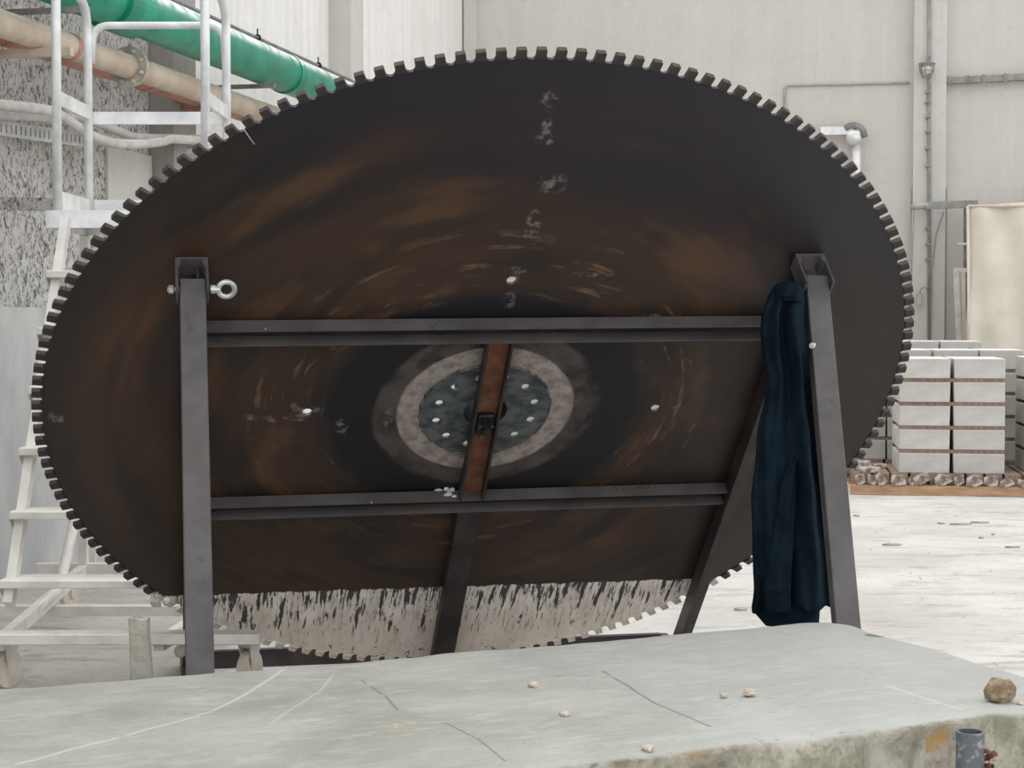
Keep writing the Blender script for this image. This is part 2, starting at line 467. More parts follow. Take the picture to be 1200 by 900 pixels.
M['green'] = simple('green_plastic_pipe', (.004, .20, .120), (.015, .29, .185), 5, .38, 0, .05, (1, 1, 1), dust=(.86, .90, .87), dlo=.22, dhi=.62)  # white top: dust, spread wider to paint in a pale reflection
M['cable'] = simple('dusty_grey_cable', (.42, .40, .37), (.55, .53, .50), 8, .8, 0, .1, dust=(.72, .70, .66))
M['tray'] = simple('galvanised_tray', (.40, .40, .39), (.55, .55, .53), 8, .6, .2)
M['steel_bar'] = simple('grey_steel_bar', (.16, .155, .15), (.26, .25, .24), 8, .6, .2)
M['conduit'] = simple('grey_conduit', (.20, .195, .18), (.28, .27, .25), 8, .7)
M['light_conduit'] = simple('painted_conduit', (.32, .31, .285), (.40, .385, .355), 8, .7)
M['limestone'] = None
def mat_lime():
    g = N('pale_limestone')
    o = g.coords()
    n = g.noise(g.scale(o, (1, 1, 2)), 5, 6, .6)
    r = g.rnd()
    c = g.mix(g.sstep(n, .3, .7), (.47, .455, .42), (.56, .545, .51))
    c = g.mix(g.mul(r, .35), c, (.44, .42, .38))
    c = g.mix(g.sstep(g.normal_z(), .7, .9), c, (.80, .79, .77))  # tops coloured near white to imitate the glare from overhead
    g.bump(g.noise(o, 40, 4), .15, .01)
    return g.done(c, .9, 0, .2)
M['limestone'] = mat_lime()
M['lath'] = simple('brown_lath', (.22, .155, .115), (.30, .22, .17), 12, .85, 0, .1, (3, 3, .4))
M['timber'] = simple('orange_timber', (.36, .22, .12), (.48, .32, .19), 7, .8, 0, .15, (.4, 3, 3))
M['offcut'] = simple('brown_grey_offcut', (.18, .135, .11), (.56, .49, .435), 17, .9, 0, .4)
M['tarp'] = simple('cream_tarpaulin', (.56, .51, .43), (.65, .60, .52), 2.5, .8, 0, .08)
M['tarp_hem'] = simple('tarpaulin_hem', (.55, .46, .39), (.62, .53, .46), 6, .8)
M['white_wood'] = simple('whitened_wood', (.52, .475, .41), (.64, .60, .54), 6, .8, 0, .1)
M['duct'] = simple('pale_duct_metal', (.60, .60, .58), (.74, .74, .72), 6, .35, .3)
M['rock'] = simple('tan_rock', (.20, .145, .085), (.38, .30, .20), 30, .95, 0, .6)
M['chip'] = simple('tan_chip', (.46, .40, .32), (.60, .54, .45), 30, .95, 0, .4)
M['brownchip'] = simple('brown_wood_scrap', (.30, .24, .19), (.46, .39, .32), 20, .95, 0, .3)
M['tube_steel'] = simple('mottled_grey_tube', (.115, .125, .14), (.40, .415, .43), 42, .5, .25, .15, lo=.5, hi=.72)
M['rustfluff'] = simple('rusty_flakes', (.09, .032, .015), (.20, .09, .045), 40, .95, 0, .5)
M['stub'] = simple('mossy_concrete_stub', (.27, .255, .19), (.43, .42, .36), 9, .9, 0, .35)
M['glass'] = simple('dusty_lamp_glass', (.50, .50, .47), (.60, .60, .57), 6, .3)
M['caster'] = simple('cream_wheel', (.56, .50, .42), (.68, .63, .56), 9, .7, 0, .1)

# ------------------------------------------------------------------ the setting
BYAW = math.radians(12.0)
BX = V((math.cos(BYAW), -math.sin(BYAW), 0))     # along the back wall
BY = V((math.sin(BYAW), math.cos(BYAW), 0))      # along the left wall, away from the camera
CORNER = V((-0.617, 22.2, 0))
def wl(px, py, q):
    """point seen at a pixel, q metres proud of the left wall"""
    return at_p(px, py, CORNER + BX * q, BX)
def wb(px, py, q=0.0):
    """point seen at a pixel, q metres proud of the back wall"""
    return at_p(px, py, CORNER - BY * q, BY)
bm = nb()
wbox(bm, (-12, -3, -.2), (16, 30, 0))
tag(mk('floor', bm, M['floor'], origin=(0, 0, 0)), 'white dusty hall floor littered with pale stone debris', kind='structure')
# left wall: plain upper part, rough-cast zone, smooth plinth zone, piers
root = tag(mk('wall_left', abox(nb(), CORNER - BX * .15 - BY * 11 + WZ * 3.6, (BX, BY, WZ), (.15, 11.0, 3.6)), M['white_wall'], origin=CORNER - BY * 11),
           'white left wall of the hall, rough-cast near the ladder', kind='structure')
def s_along(px): return (wl(px, 300, 0) - CORNER).dot(BY)      # negative: towards the camera
s1 = s_along(170); zb = wl(30, 360, .03).z
bm = nb()
abox(bm, CORNER + BY * ((s1 - 20) / 2) + BX * .02 + WZ * ((zb + 7.2) / 2), (BX, BY, WZ), (.018, (s1 + 20) / 2, (7.2 - zb) / 2))
mk('roughcast_panel', bm, M['rough'], root)
ss = s_along(118)
bm = nb()
abox(bm, CORNER + BY * ((s1 + ss) / 2) + BX * .05 + WZ * 1.62, (BX, BY, WZ), (.010, (s1 - ss) / 2, 1.18))
mk('render_patch', bm, M['pier'], root)
bm = nb()
abox(bm, CORNER + BY * ((s1 - 20) / 2) + BX * .03 + WZ * (zb / 2), (BX, BY, WZ), (.028, (s1 + 20) / 2, zb / 2))
mk('plinth_panel', bm, M['concrete_low'], root)
for px in (171, 386):
    s0 = s_along(px)
    bm = nb()
    abox(bm, CORNER + BY * (s0 + .21) + BX * .11 + WZ * 3.6, (BX, BY, WZ), (.11, .21, 3.6))
    mk('pier', bm, M['pier_dark'] if px < 200 else M['pier'], root)
# back wall with piers and panel joints
root = tag(mk('wall_back', abox(nb(), CORNER + BX * 7 + BY * .15 + WZ * 3.6, (BX, BY, WZ), (7.4, .15, 3.6)), M['back_wall'], origin=CORNER + BX * 7),
           'board-marked concrete back wall of the hall', kind='structure')
def t_along(px): return (wb(px, 300) - CORNER).dot(BX)
for a, b, q in ((545, 560, .06), (1069, 1107, .14)):
    ta, tb = t_along(a), t_along(b)
    bm = nb()
    abox(bm, CORNER + BX * ((ta + tb) / 2) - BY * q / 2 + WZ * 3.6, (BX, BY, WZ), ((tb - ta) / 2, q / 2, 3.6))
    mk('pier', bm, M['pier'], root)
for a, b, y0 in ((1107, 1260, 219), (860, 1069, 222)):
    ta, tb = t_along(a), t_along(b)
    zt = wb((a + b) / 2, y0).z
    bm = nb()
    abox(bm, CORNER + BX * ((ta + tb) / 2) - BY * .012 + WZ * (zt / 2), (BX, BY, WZ), ((tb - ta) / 2 - .02, .012, zt / 2))
    mk('lower_panel', bm, M['back_wall'], root)

# ------------------------------------------------------------------ the grey stone block in front
BZ = .62
fl, fr = at_z(0, 808, BZ), at_z(972, 727, BZ)
SX = (fr - fl).normalized()
SY = V((-SX.y, SX.x, 0))
nr = at_z(640, 897, BZ)
depth = (fr - nr).dot(SY)
rightc = fr
half = V((-2.6, 0, 0))
SLEN = 3.6
sc_ = rightc - SX * (SLEN / 2) - SY * (depth / 2)
sc_.z = 0
def SLAB_LOCAL(px, py):
    p = at_z(px, py, BZ) - sc_
    return p.dot(SX), p.dot(SY)
M['slab'] = mat_slab()
bm = nb()
nx, ny, nz = 150, 56, 12
def slab_pt(i, j, k):
    x = (i / nx - .5) * SLEN; y = (j / ny - .5) * depth; z = k / nz * BZ
    p = V((x, y, z))
    on_top = k == nz
    ex, ey = min(i, nx - i) / nx * SLEN, min(j, ny - j) / ny * depth
    if on_top:
        e = min(ex, ey)
        drop = .022 * max(0, 1 - e / .035) ** 2 * (.6 + .8 * noise.noise(p * 4))
        p.z += .006 * noise.noise(p * 2.3) + .003 * noise.noise(p * 9) - drop
        wob = .05 * noise.noise(V((x * 1.6, y * 1.6, 2))) + .018 * noise.noise(V((x * 7, y * 7, 5)))
        if j == 0 or j == ny: p.y += wob * (.35 if j == ny else .8)
        if i == nx: p.x += wob
        return p
    a = .055 * noise.noise(V((x * 2, y * 2, z * 2.5))) + .03 * noise.noise(V((x * 6, y * 6, z * 6))) + .012 * noise.noise(V((x * 17, y * 17, z * 17)))
    if j == 0: p.y += a - .015
    if j == ny: p.y += a * .5
    if i == 0 or i == nx: p.x += a
    return p
cache = {}
def sv(i, j, k):
    if (i, j, k) not in cache: cache[i, j, k] = bm.verts.new(slab_pt(i, j, k))
    return cache[i, j, k]
for i in range(nx):
    for j in range(ny): bm.faces.new((sv(i, j, nz), sv(i + 1, j, nz), sv(i + 1, j + 1, nz), sv(i, j + 1, nz)))
for k in range(nz):
    for i in range(nx):
        bm.faces.new((sv(i, 0, k), sv(i + 1, 0, k), sv(i + 1, 0, k + 1), sv(i, 0, k + 1)))
        bm.faces.new((sv(i, ny, k + 1), sv(i + 1, ny, k + 1), sv(i + 1, ny, k), sv(i, ny, k)))
    for j in range(ny):
        bm.faces.new((sv(0, j, k + 1), sv(0, j + 1, k + 1), sv(0, j + 1, k), sv(0, j, k)))
        bm.faces.new((sv(nx, j, k), sv(nx, j + 1, k), sv(nx, j + 1, k + 1), sv(nx, j, k + 1)))
for f in bm.faces: f.smooth = True
bmesh.ops.recalc_face_normals(bm, faces=bm.faces)
me = bpy.data.meshes.new('stone_block')
bm.to_mesh(me); bm.free()
slab = link('stone_block', me, M['slab'])
slab.matrix_basis = Matrix.Translation(sc_) @ Matrix((SX, SY, WZ)).transposed().to_4x4()
tag(slab, 'large flat grey stone block with scratched top and rough front face, in the foreground', 'stone block')

# ------------------------------------------------------------------ the saw blade
BM = Matrix.Translation(BC - E2 * BR) @ Matrix((E1, E2, EN)).transposed().to_4x4()
blade = thing('saw_blade', (0, 0, 0), 'huge round dark steel stone-saw blade with toothed rim, leaning on the frame', 'saw blade', M=BM)
NT = 162
pitch = 2 * math.pi / NT
PH0 = math.radians(91.73)                                      # one tooth is centred here
def flat_plate(name, loops, z0, z1, m, parent, loc):
    cu = bpy.data.curves.new(name, 'CURVE')
    cu.dimensions = '2D'; cu.fill_mode = 'BOTH'; cu.extrude = (z1 - z0) / 2
    for lp in loops:
        s = cu.splines.new('POLY'); s.points.add(len(lp) - 1)
        for p, (x, y) in zip(s.points, lp): p.co = (x, y, 0, 1)
        s.use_cyclic_u = True
    tmp = bpy.data.objects.new(name + '_outline', cu)
    me = bpy.data.meshes.new_from_object(tmp)
    bpy.data.objects.remove(tmp); bpy.data.curves.remove(cu)
    for v in me.vertices: v.co.z += (z0 + z1) / 2
    me.materials.clear()
    for p in me.polygons: p.use_smooth = False
    me.name = name
    o = link(name, me, m, parent)
    o.location = loc
    return o
def circ(cx, cy, r, n=24): return [(cx + r * math.cos(2 * math.pi * k / n), cy + r * math.sin(2 * math.pi * k / n)) for k in range(n)]
out = []
GR, RL = .0168, 1.728
gh = GR / 1.72                                                  # half angle of a gullet
for t in range(NT):
    a0 = PH0 + t * pitch
    for k in range(3):
        a = a0 - (pitch / 2 - gh) + k * (pitch - 2 * gh) / 2
        out.append((RL * math.cos(a), RL * math.sin(a)))
    ag = a0 + pitch / 2
    cxy = V((math.cos(ag), math.sin(ag))); txy = V((-math.sin(ag), math.cos(ag)))
    for k in range(9):
        th = math.pi * k / 8
        p = cxy * (1.7255 - GR * math.sin(th)) - txy * (GR * math.cos(th))
        out.append((p.x, p.y))
hub_holes = [(.200 * math.cos(math.radians(a)), .200 * math.sin(math.radians(a))) for a in range(15, 375, 30)]
loops = [out, circ(0, 0, .088, 40)] + [circ(.709 * math.cos(a), .709 * math.sin(a), .019, 16) for a in (0.0, math.pi / 2, math.pi, 1.5 * math.pi)]
loops += [circ(x, y, .027, 12) for x, y in hub_holes]
flat_plate('disc', loops, -.012, 0.0, M['blade'], blade, (0, BR, 0))
# teeth: one mesh, 162 copies
bm = nb()
hw = 1.74 * (pitch / 2) - GR + .0005
prof = [(-hw, 1.713), (hw, 1.713), (hw * .96, 1.7475), (hw * .86, 1.7500), (-hw * .86, 1.7500), (-hw * .96, 1.7475)]
extr(bm, prof, V((0, 0, -.0165)), WX, WY, V((0, 0, .021)))
bmesh.ops.bevel(bm, geom=list(bm.edges), offset=.0012, segments=1, affect='EDGES')
bmesh.ops.recalc_face_normals(bm, faces=bm.faces)
tm = bpy.data.meshes.new('tooth'); bm.to_mesh(tm); bm.free()
tm.materials.append(M['tooth'])
tm2 = tm.copy(); tm2.materials.clear(); tm2.materials.append(M['mud'])
for t in range(NT):
    o = link('tooth', tm2 if 1.735 * math.sin(PH0 + t * pitch) < -1.175 else tm, None, blade)
    o.location = (0, BR, 0)
    o.rotation_euler = (0, 0, PH0 + t * pitch - math.pi / 2)
hub = flat_plate('hub_plate', [circ(0, 0, .262, 64), circ(0, 0, .088, 40)] + [circ(x, y, .0155, 12) for x, y in hub_holes], .0005, .0065, M['hub'], blade, (0, BR, 0))
hub['label'] = 'scratched grey steel hub plate'
rs = random.Random(3)
bm = nb()
n_ = 120
rr_ = [.263 + .0035 * rs.uniform(-1, 1) for _ in range(n_)]
ring = []
for i in range(n_):
    a = 2 * math.pi * i / n_
    d = V((math.cos(a), math.sin(a), 0))
    h = .006 + .004 * rs.random()
    ring.append([bm.verts.new(d * (rr_[i] - .004) + V((0, 0, .0066))), bm.verts.new(d * rr_[i] + V((0, 0, .0065 + h * .5))), bm.verts.new(d * (rr_[i] + .006) + V((0, 0, .0005)))])
for i in range(n_):
    a, b = ring[i], ring[(i + 1) % n_]
    for k in range(2): bm.faces.new((a[k], b[k], b[k + 1], a[k + 1]))
me = bpy.data.meshes.new('weld_bead'); bmesh.ops.recalc_face_normals(bm, faces=bm.faces); bm.to_mesh(me); bm.free()
o = link('weld_bead', me, M['weld'], blade); o.location = (0, BR, 0)
# raised ring on the hub plate and the sleeve behind the bore
bm = nb(); torus(bm, V((0, 0, .0065)), WX, WY, .150, .0030, 64, 8)
me = bpy.data.meshes.new('hub_groove'); bm.to_mesh(me); bm.free()
o = link('hub_groove', me, M['hub'], blade); o.location = (0, BR, 0)
bm = nb()
tube(bm, [(0, 0, -.012), (0, 0, -.23)], .088, 40, cap=False)
tube(bm, [(0, 0, -.012), (0, 0, -.23)], .104, 40, cap=False)
me = bpy.data.meshes.new('hub_sleeve'); bm.to_mesh(me); bm.free()
o = link('hub_sleeve', me, M['hub_dark'], blade); o.location = (0, BR, 0)

bm = nb(); tube(bm, [at_p(286, 151, BC, EN) + EN * .004, at_p(291, 158, BC, EN) + EN * .006, at_p(298, 168, BC, EN) + EN * .005], .0018, 6)
mk('wire_tail', bm, M['zinc'], blade)

# ------------------------------------------------------------------ the A-frame stand
ROT = math.radians(.75)
G1 = E1 * math.cos(ROT) + E2 * math.sin(ROT)
G2 = E2 * math.cos(ROT) - E1 * math.sin(ROT)
def fp(a, b, c=0.0): return BC + G1 * a + G2 * b + EN * c
stand = thing('blade_stand', fp(0, -1.2) * 1.0 - WZ * fp(0, -1.2).z, 'dark steel A-frame stand of channel sections carrying the saw blade', 'stand')
def channel(bm, o, u, v, d, h, w_, t=.007):
    """U profile: web along u (length h), flanges along v (length w_), extruded along d"""
    return extr(bm, [(0, 0), (h, 0), (h, w_), (h - t, w_), (h - t, t), (t, t), (t, w_), (0, w_)], o, u, v, d)
C0 = .007
RB_U, RB_L = .522, -.487
AL, AR = -1.135, 1.118                                          # inner faces of the rear legs
for b in (RB_U, RB_L):
    bm = nb()
    channel(bm, fp(AL + .003, b - .082, C0), G2, EN, G1 * (AR - AL - .006), .082, .055)
    r_ = mk('rail', bm, M['frame'], stand)
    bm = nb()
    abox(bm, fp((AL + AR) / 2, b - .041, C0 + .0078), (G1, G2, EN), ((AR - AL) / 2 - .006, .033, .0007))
    mk('rail_slot_shade', bm, M['web'], r_)  # thin dark sheet standing in for the shade inside the channel
def rear_end(a, c):
    # how far down the leg may go before meeting the floor
    return -(fp(a, 0, c).z - .002) / G2.z
for a, s, top in ((AL, -1, .80), (AR, 1, .80)):
    bm = nb()
    lo = rear_end(a, C0 + .08)
    channel(bm, fp(a, lo, C0), EN, G1 * s, G2 * (top - lo), .080, .050)
    mk('rear_leg', bm, M['frame_dark'], stand)
# middle upright: rusty channel between the rails, dark one below
bm = nb()
channel(bm, fp(-.055, RB_L + .0005, .017), G1, EN, G2 * (RB_U - .082 - RB_L - .001), .102, .050, .008)
up_ = mk('middle_upright', bm, M['frame_dark'], stand)
up_['label'] = 'rusty open channel across the hub'
bm = nb()
abox(bm, fp(-.004, (RB_U - .082 + RB_L) / 2, .0262), (G1, G2, EN), (.0425, (RB_U - .084 - RB_L) / 2, .0009))
mk('rusty_web', bm, M['rust'], up_)
bm = nb()
lo = rear_end(0, .07)
channel(bm, fp(.049, lo, .064), -G1, -EN, G2 * (RB_L - .083 - lo), .100, .050, .008)
mk('middle_leg', bm, M['frame_dark'], stand)
# bolt and clamp plate in the middle of the rusty channel
cl = fp(-.004, -.035, .027)
bm = nb(); abox(bm, cl + EN * .012, (G1, G2, EN), (.034, .055, .012)); mk('clamp_plate', bm, M['black'], stand, bevel=.004)
bm = nb()
tube(bm, [cl + EN * .024 + G2 * .02, cl + EN * .075 + G2 * .02], .017, 6)
tube(bm, [cl + EN * .024 - G2 * .022, cl + EN * .055 - G2 * .022], .013, 6)
tube(bm, [cl + EN * .05 + G2 * .02 - G1 * .03, cl + EN * .05 + G2 * .02 + G1 * .03], .006, 8)
mk('clamp_bolt', bm, M['black'], stand)
bm = nb(); tube(bm, [fp(-.004, -.108, .027), fp(-.004, -.108, .05)], .014, 6); mk('nut', bm, M['rust'], stand)
# U brackets at the apex, each holding a front leg
EF = -BACK                                                     # horizontal, towards the camera
legs = []
for a0, a1, bt, T, Bp in ((-1.216, -1.102, .836, (225.8, 326), at_y(234.5, 783, 5.45)), (1.083, 1.198, .848, (957.5, 322), at_y(994.5, 730, 5.92))):
    wdt = a1 - a0
    prof = [(0, 0), (wdt, 0), (wdt, .155), (wdt - .009, .155), (wdt - .009, .05), (wdt - .017, .036), (wdt - .021, .010), (.021, .010), (.017, .036), (.009, .05), (.009, .155), (0, .155)]
    bm = nb()
    shift = math.tan(ROT) * 0
    extr(bm, prof, fp(a0, bt - .075, C0 - .001), G1, EN, G2 * .075)
    mk('bracket', bm, M['frame'], stand)
    Tp = at_p(T[0], T[1], fp(0, 0, .105), EN)
    d = (Bp - Tp).normalized()
    foot = Tp + d * ((Tp.z - .012) / -d.z)
    nrm = E1.cross(d).normalized()
    if nrm.dot(EF) < 0: nrm = -nrm
    # box section with a foot plate, front face through Tp and foot
    bm = nb()
    c_ = (Tp + foot) / 2 - nrm * .025
    abox(bm, c_, (E1, nrm, d), (.0445, .025, (foot - Tp).length / 2))
    lowest = min(v.co.z for v in bm.verts)
    for v in bm.verts:
        if (v.co - Tp).dot(d) > .5: v.co.z = .0125; 
    mk('front_leg', bm, M['frame'], stand, bevel=.003)
    legs.append((Tp, foot, nrm))
    bm = nb(); abox(bm, foot - nrm * .025 - WZ * .006, (E1, BACK, WZ), (.08, .07, .006)); mk('foot_plate', bm, M['frame_dark'], stand)
# floor bars from front foot to rear foot, and the stop beam behind the blade
bot = BC - E2 * BR
stop_c = V((bot.x, bot.y, 0)) + BACK * .075
for i, (Tp, foot, nrm) in enumerate(legs):
    a = (-1.165, 1.15)[i]
    p = V((foot.x, foot.y, .035)) + BACK * .09
    q = stop_c + E1 * (a + .02) + BACK * .10
    q.z = .035
    bm = nb(); bar(bm, p, q, WZ, .066, .05)
    mk('floor_bar', bm, M['frame_dark'], stand)
bm = nb()
p = stop_c + E1 * -1.11 + WZ * .041
channel(bm, p - WZ * .04, WZ, BACK, E1 * 2.25, .080, .045)
mk('stop_beam', bm, M['frame_dark'], stand)
# eye bolt through the left bracket
eb = at_p(249, 339, fp(0, 0, .135), EN)
bm = nb(); tube(bm, [eb - G1 * .155, eb + G1 * .012], .0085, 10)
eye = mk('eye_bolt', bm, M['zinc'], stand, smooth=True)
eye['label'] = 'zinc eye bolt'
bm = nb(); torus(bm, eb + G1 * .048, G1, (G2 * .95 - EN * .3).normalized(), .0285, .0098); mk('eye_ring', bm, M['zinc'], eye, smooth=True)
bm = nb(); tube(bm, [eb - G1 * .006, eb + G1 * .010], .016, 12); tube(bm, [eb + G1 * .010, eb + G1 * .026], .012, 12); mk('collar', bm, M['zinc'], eye)
bm = nb(); tube(bm, [eb - G1 * .150, eb - G1 * .134], .016, 6); mk('bolt_head', bm, M['zinc'], eye)
# bits on the rails
rs = random.Random(5)
bm = nb()
sp = at_p(521, 578, fp(0, RB_L + .004, 0), G2)
for k in range(7):
    lump(bm, sp + E1 * rs.uniform(-.03, .04) + EN * rs.uniform(-.02, .02) - WZ * .008, rs.uniform(.008, .02), rs.uniform(.006, .012), rs.uniform(.004, .012), k, .5, 1)
mk('plaster_splash', bm, M['plaster'], stand)['label'] = 'white plaster splash on the lower rail'
bm = nb()
for k, px in enumerate((722, 731, 738, 748, 753, 760, 767, 774, 782)):
    c_ = at_p(px, 571.5 - k * .15, fp(0, RB_L + .0006, 0), G2)
    abox(bm, c_ + EN * rs.uniform(-.004, .004), ((G1 * rs.uniform(.4, 1) + EN * rs.uniform(-.8, .8)).normalized(), EN, G2), (rs.uniform(.004, .011), .0022, .0004))
mk('scribbled_marks', bm, M['ink'], stand)['kind'] = 'stuff'
bm = nb()
lump(bm, legs[1][0] + (legs[1][1] - legs[1][0]).normalized() * .30 - E1 * .046 - WZ * .012, .014, .012, .014, 4, .5, 1)
mk('plaster_drip', bm, M['plaster'], stand)

# ------------------------------------------------------------------ the jacket on the right bracket
JD = 6.42
rows = [  # y, left px, right px, depth, half thickness
    (330, 917, 934, 6.53, .030), (336, 906, 939, 6.52, .045), (350, 899, 943, 6.49, .055), (370, 892, 944, 6.47, .062), (390, 890, 946, 6.46, .066), (412, 893, 948, 6.45, .066),
    (440, 899, 951, 6.44, .062), (470, 895, 955, 6.43, .062), (500, 889, 959, 6.42, .066), (540, 884, 962, 6.41, .070), (580, 881, 965, 6.40, .074), (620, 880, 967.5, 6.39, .076),
    (660, 883, 970, 6.39, .076), (690, 882, 973, 6.39, .074), (708, 880, 975, 6.39, .072)]
def jrow(y):
    for r0, r1 in zip(rows, rows[1:]):
        if r0[0] <= y <= r1[0]:
            t = (y - r0[0]) / (r1[0] - r0[0])
            return [r0[i] + (r1[i] - r0[i]) * t for i in range(1, 5)]
    return rows[-1][1:]
jp = at_y(928, 708, JD)
jacket = thing('work_jacket', (jp.x, jp.y, jp.z), 'long dark navy work jacket hanging from the top of the stand', 'jacket')
bm = nb()
NA, NR = 84, 78
grid = []
for i in range(NR + 1):
    y = 330 + (708 - 330) * i / NR
    xl, xr, dp, th = jrow(y)
    c_ = at_y((xl + xr) / 2, y, dp)
    hwid = (xr - xl) / 2 / F_PX * dp
    row = []
    for k in range(NA):
        a = 2 * math.pi * k / NA
        env = min(1, (y - 328) / 40)
        tt = i / NR
        fold = .55 * (.5 - abs(math.sin(a * 3.5 + 1.1 * tt + .7 * math.sin(tt * 5)))) + .26 * math.sin(a * 5 + 2.2 * tt + .8 * math.sin(tt * 6)) + .24 * math.sin(a * 9 - 3 * tt + 1.5 * math.sin(tt * 4 + 1)) + .25 * noise.noise(V((a * 2.0, tt * 5, 1)))
        kx = math.cos(a)
        ky = math.sin(a) * (1 + fold * env * 1.25)
        hem = (.020 * math.sin(a * 3 + 1) + .012 * math.sin(a * 7)) * max(0, (tt - .93) / .07)
        side = max(0, kx) * .0
        row.append(bm.verts.new(c_ + V((kx * hwid * (1 + .025 * math.sin(tt * 31) * env), ky * th, hem))))
    grid.append(row)
for r0, r1 in zip(grid, grid[1:]):
    for k in range(NA): bm.faces.new((r0[k], r0[(k + 1) % NA], r1[(k + 1) % NA], r1[k]))
bm.faces.new(grid[0])
bm.faces.new(grid[-1][::-1])
mk('body', bm, M['cloth'], jacket, smooth=True)
# inner tail showing below the hem
def jtube(name, secs, folds, seed, n=40, sub=8):
    bm_ = nb(); g_ = []
    for q, (y, xl, xr, dp, th) in enumerate(secs):
        c_ = at_y((xl + xr) / 2, y, dp); hwid = (xr - xl) / 2 / F_PX * dp
        g_.append((c_, hwid, th))
    rows_ = []
    for q in range(len(g_) - 1):
        for s in range(sub + (1 if q == len(g_) - 2 else 0)):
            t = s / sub
            c_ = g_[q][0].lerp(g_[q + 1][0], t); hwid = g_[q][1] * (1 - t) + g_[q + 1][1] * t; th = g_[q][2] * (1 - t) + g_[q + 1][2] * t
            u = (q + t) / (len(g_) - 1)
            rows_.append([bm_.verts.new(c_ + V((math.cos(a) * hwid, math.sin(a) * th * (1 + folds * math.sin(a * 6 + seed + 4 * u) + folds * noise.noise(V((a * 2, u * 7, seed)))), 0))) for a in [2 * math.pi * k / n for k in range(n)]])
    for r0, r1 in zip(rows_, rows_[1:]):
        for k in range(n): bm_.faces.new((r0[k], r0[(k + 1) % n], r1[(k + 1) % n], r1[k]))
    bm_.faces.new(rows_[0]); bm_.faces.new(rows_[-1][::-1])
    return mk(name, bm_, M['cloth'], jacket, smooth=True)
jtube('sleeve', [(540, 925, 934, 6.345, .018), (570, 914, 933, 6.335, .030), (620, 904, 931, 6.325, .036), (670, 897, 928, 6.32, .038), (692, 895, 927, 6.315, .040)], .16, 2)
jtube('cuff', [(690, 895.5, 926.5, 6.315, .034), (716, 897, 927, 6.315, .034)], .08, 1)
jtube('tail', [(690, 884, 960, 6.42, .045), (716, 882, 961, 6.42, .045), (733, 897, 960, 6.42, .045)], .12, 3)
jtube('collar', [(331, 914, 936, 6.50, .034), (338, 908, 941, 6.475, .05), (347, 909, 942, 6.46, .055), (353, 915, 941, 6.46, .05)], .15, 6)

# ------------------------------------------------------------------ things on and around the block
def on_slab(px, py): p = at_z(px, py, BZ); return V((p.x, p.y, BZ - .002))
bm = nb(); lump(bm, on_slab(1172, 823) - WZ * .010, .037, .032, .038, 3, .30, 3)
for v in bm.verts: v.co.z = max(v.co.z, BZ - .003)
tag(mk('rock', bm, M['rock']), 'fist-sized tan rock lying near the right end of the grey block', 'rock')
for px, py, s, lab in ((878, 816, .013, 'biggest tan crumb in the middle right of the grey block'), (848, 817, .008, 'small grey-tan crumb left of the biggest crumb on the grey block'),
                       (662, 840, .010, 'small brown crumb in the middle of the grey block'), (759, 880, .010, 'grey pebble near the front edge of the grey block'),
                       (1196, 826, .007, 'tiny dark pebble beside the tan rock on the grey block'), (625, 806, .012, 'flat tan crumb near the back edge of the grey block')):
    bm = nb(); lump(bm, on_slab(px, py), s * 1.3, s * 1.2, s * .8, px, .5, 2)
    tag(mk('stone_crumb', bm, M['chip']), lab, 'stone crumb', 'crumbs on the grey block')
# upright tube in front of the block
tp = at_y(1137, 857, 4.10)
tb_ = thing('steel_tube', (tp.x, tp.y, 0), 'short upright grey steel tube standing in front of the grey block', 'tube')
bm = nb()
n_ = 28
z1 = tp.z
rings = []
for r_, z_ in ((.033, .0), (.033, z1), (.0275, z1), (.0275, z1 - .3)):
    rings.append([bm.verts.new(V((tp.x + r_ * math.cos(2 * math.pi * k / n_), tp.y + r_ * math.sin(2 * math.pi * k / n_), z_))) for k in range(n_)])
for a, b in zip(rings, rings[1:]):
    for k in range(n_): bm.faces.new((a[k], a[(k + 1) % n_], b[(k + 1) % n_], b[k]))
mk('tube_wall', bm, M['tube_steel'], tb_)
bm = nb()
rs = random.Random(11)
for k in range(26):
    lump(bm, V((tp.x + .035 + rs.uniform(0, .022) , tp.y + rs.uniform(-.02, .04), z1 - .045 - rs.random() * .09)), rs.uniform(.004, .010), .006, rs.uniform(.004, .009), k, .5, 1)
mk('rust_flakes', bm, M['rustfluff'], tb_)['kind'] = 'stuff'
# stub post behind the block on the left
sb = at_y(168, 792, 5.45)
bm = nb()
g_ = []
for i in range(15):
    t = i / 14
    zt = at_y(168, 724, 5.45).z
    z_ = zt * t
    cx_ = sb.x - .012 * (t - .5) * 2
    row = []
    for k in range(20):
        a = 2 * math.pi * k / 20
        rr = .031 * (1 + .10 * noise.noise(V((math.cos(a) * 2, math.sin(a) * 2, t * 5)))) * (abs(math.cos(a)) ** 4 + abs(math.sin(a)) ** 4) ** -.25
        row.append(bm.verts.new(V((cx_ + rr * math.cos(a) * (1.08 if t < .9 else 1), sb.y + rr * math.sin(a), z_ + (.012 * noise.noise(V((math.cos(a), math.sin(a), 9))) if i == 14 else 0)))))
    g_.append(row)
for r0, r1 in zip(g_, g_[1:]):
    for k in range(20): bm.faces.new((r0[k], r0[(k + 1) % 20], r1[(k + 1) % 20], r1[k]))
bm.faces.new(g_[0]); bm.faces.new(g_[-1])
tag(mk('stub_post', bm, M['stub'], smooth=False), 'short weathered grey-green stub post behind the grey block, left of the stand', 'post')

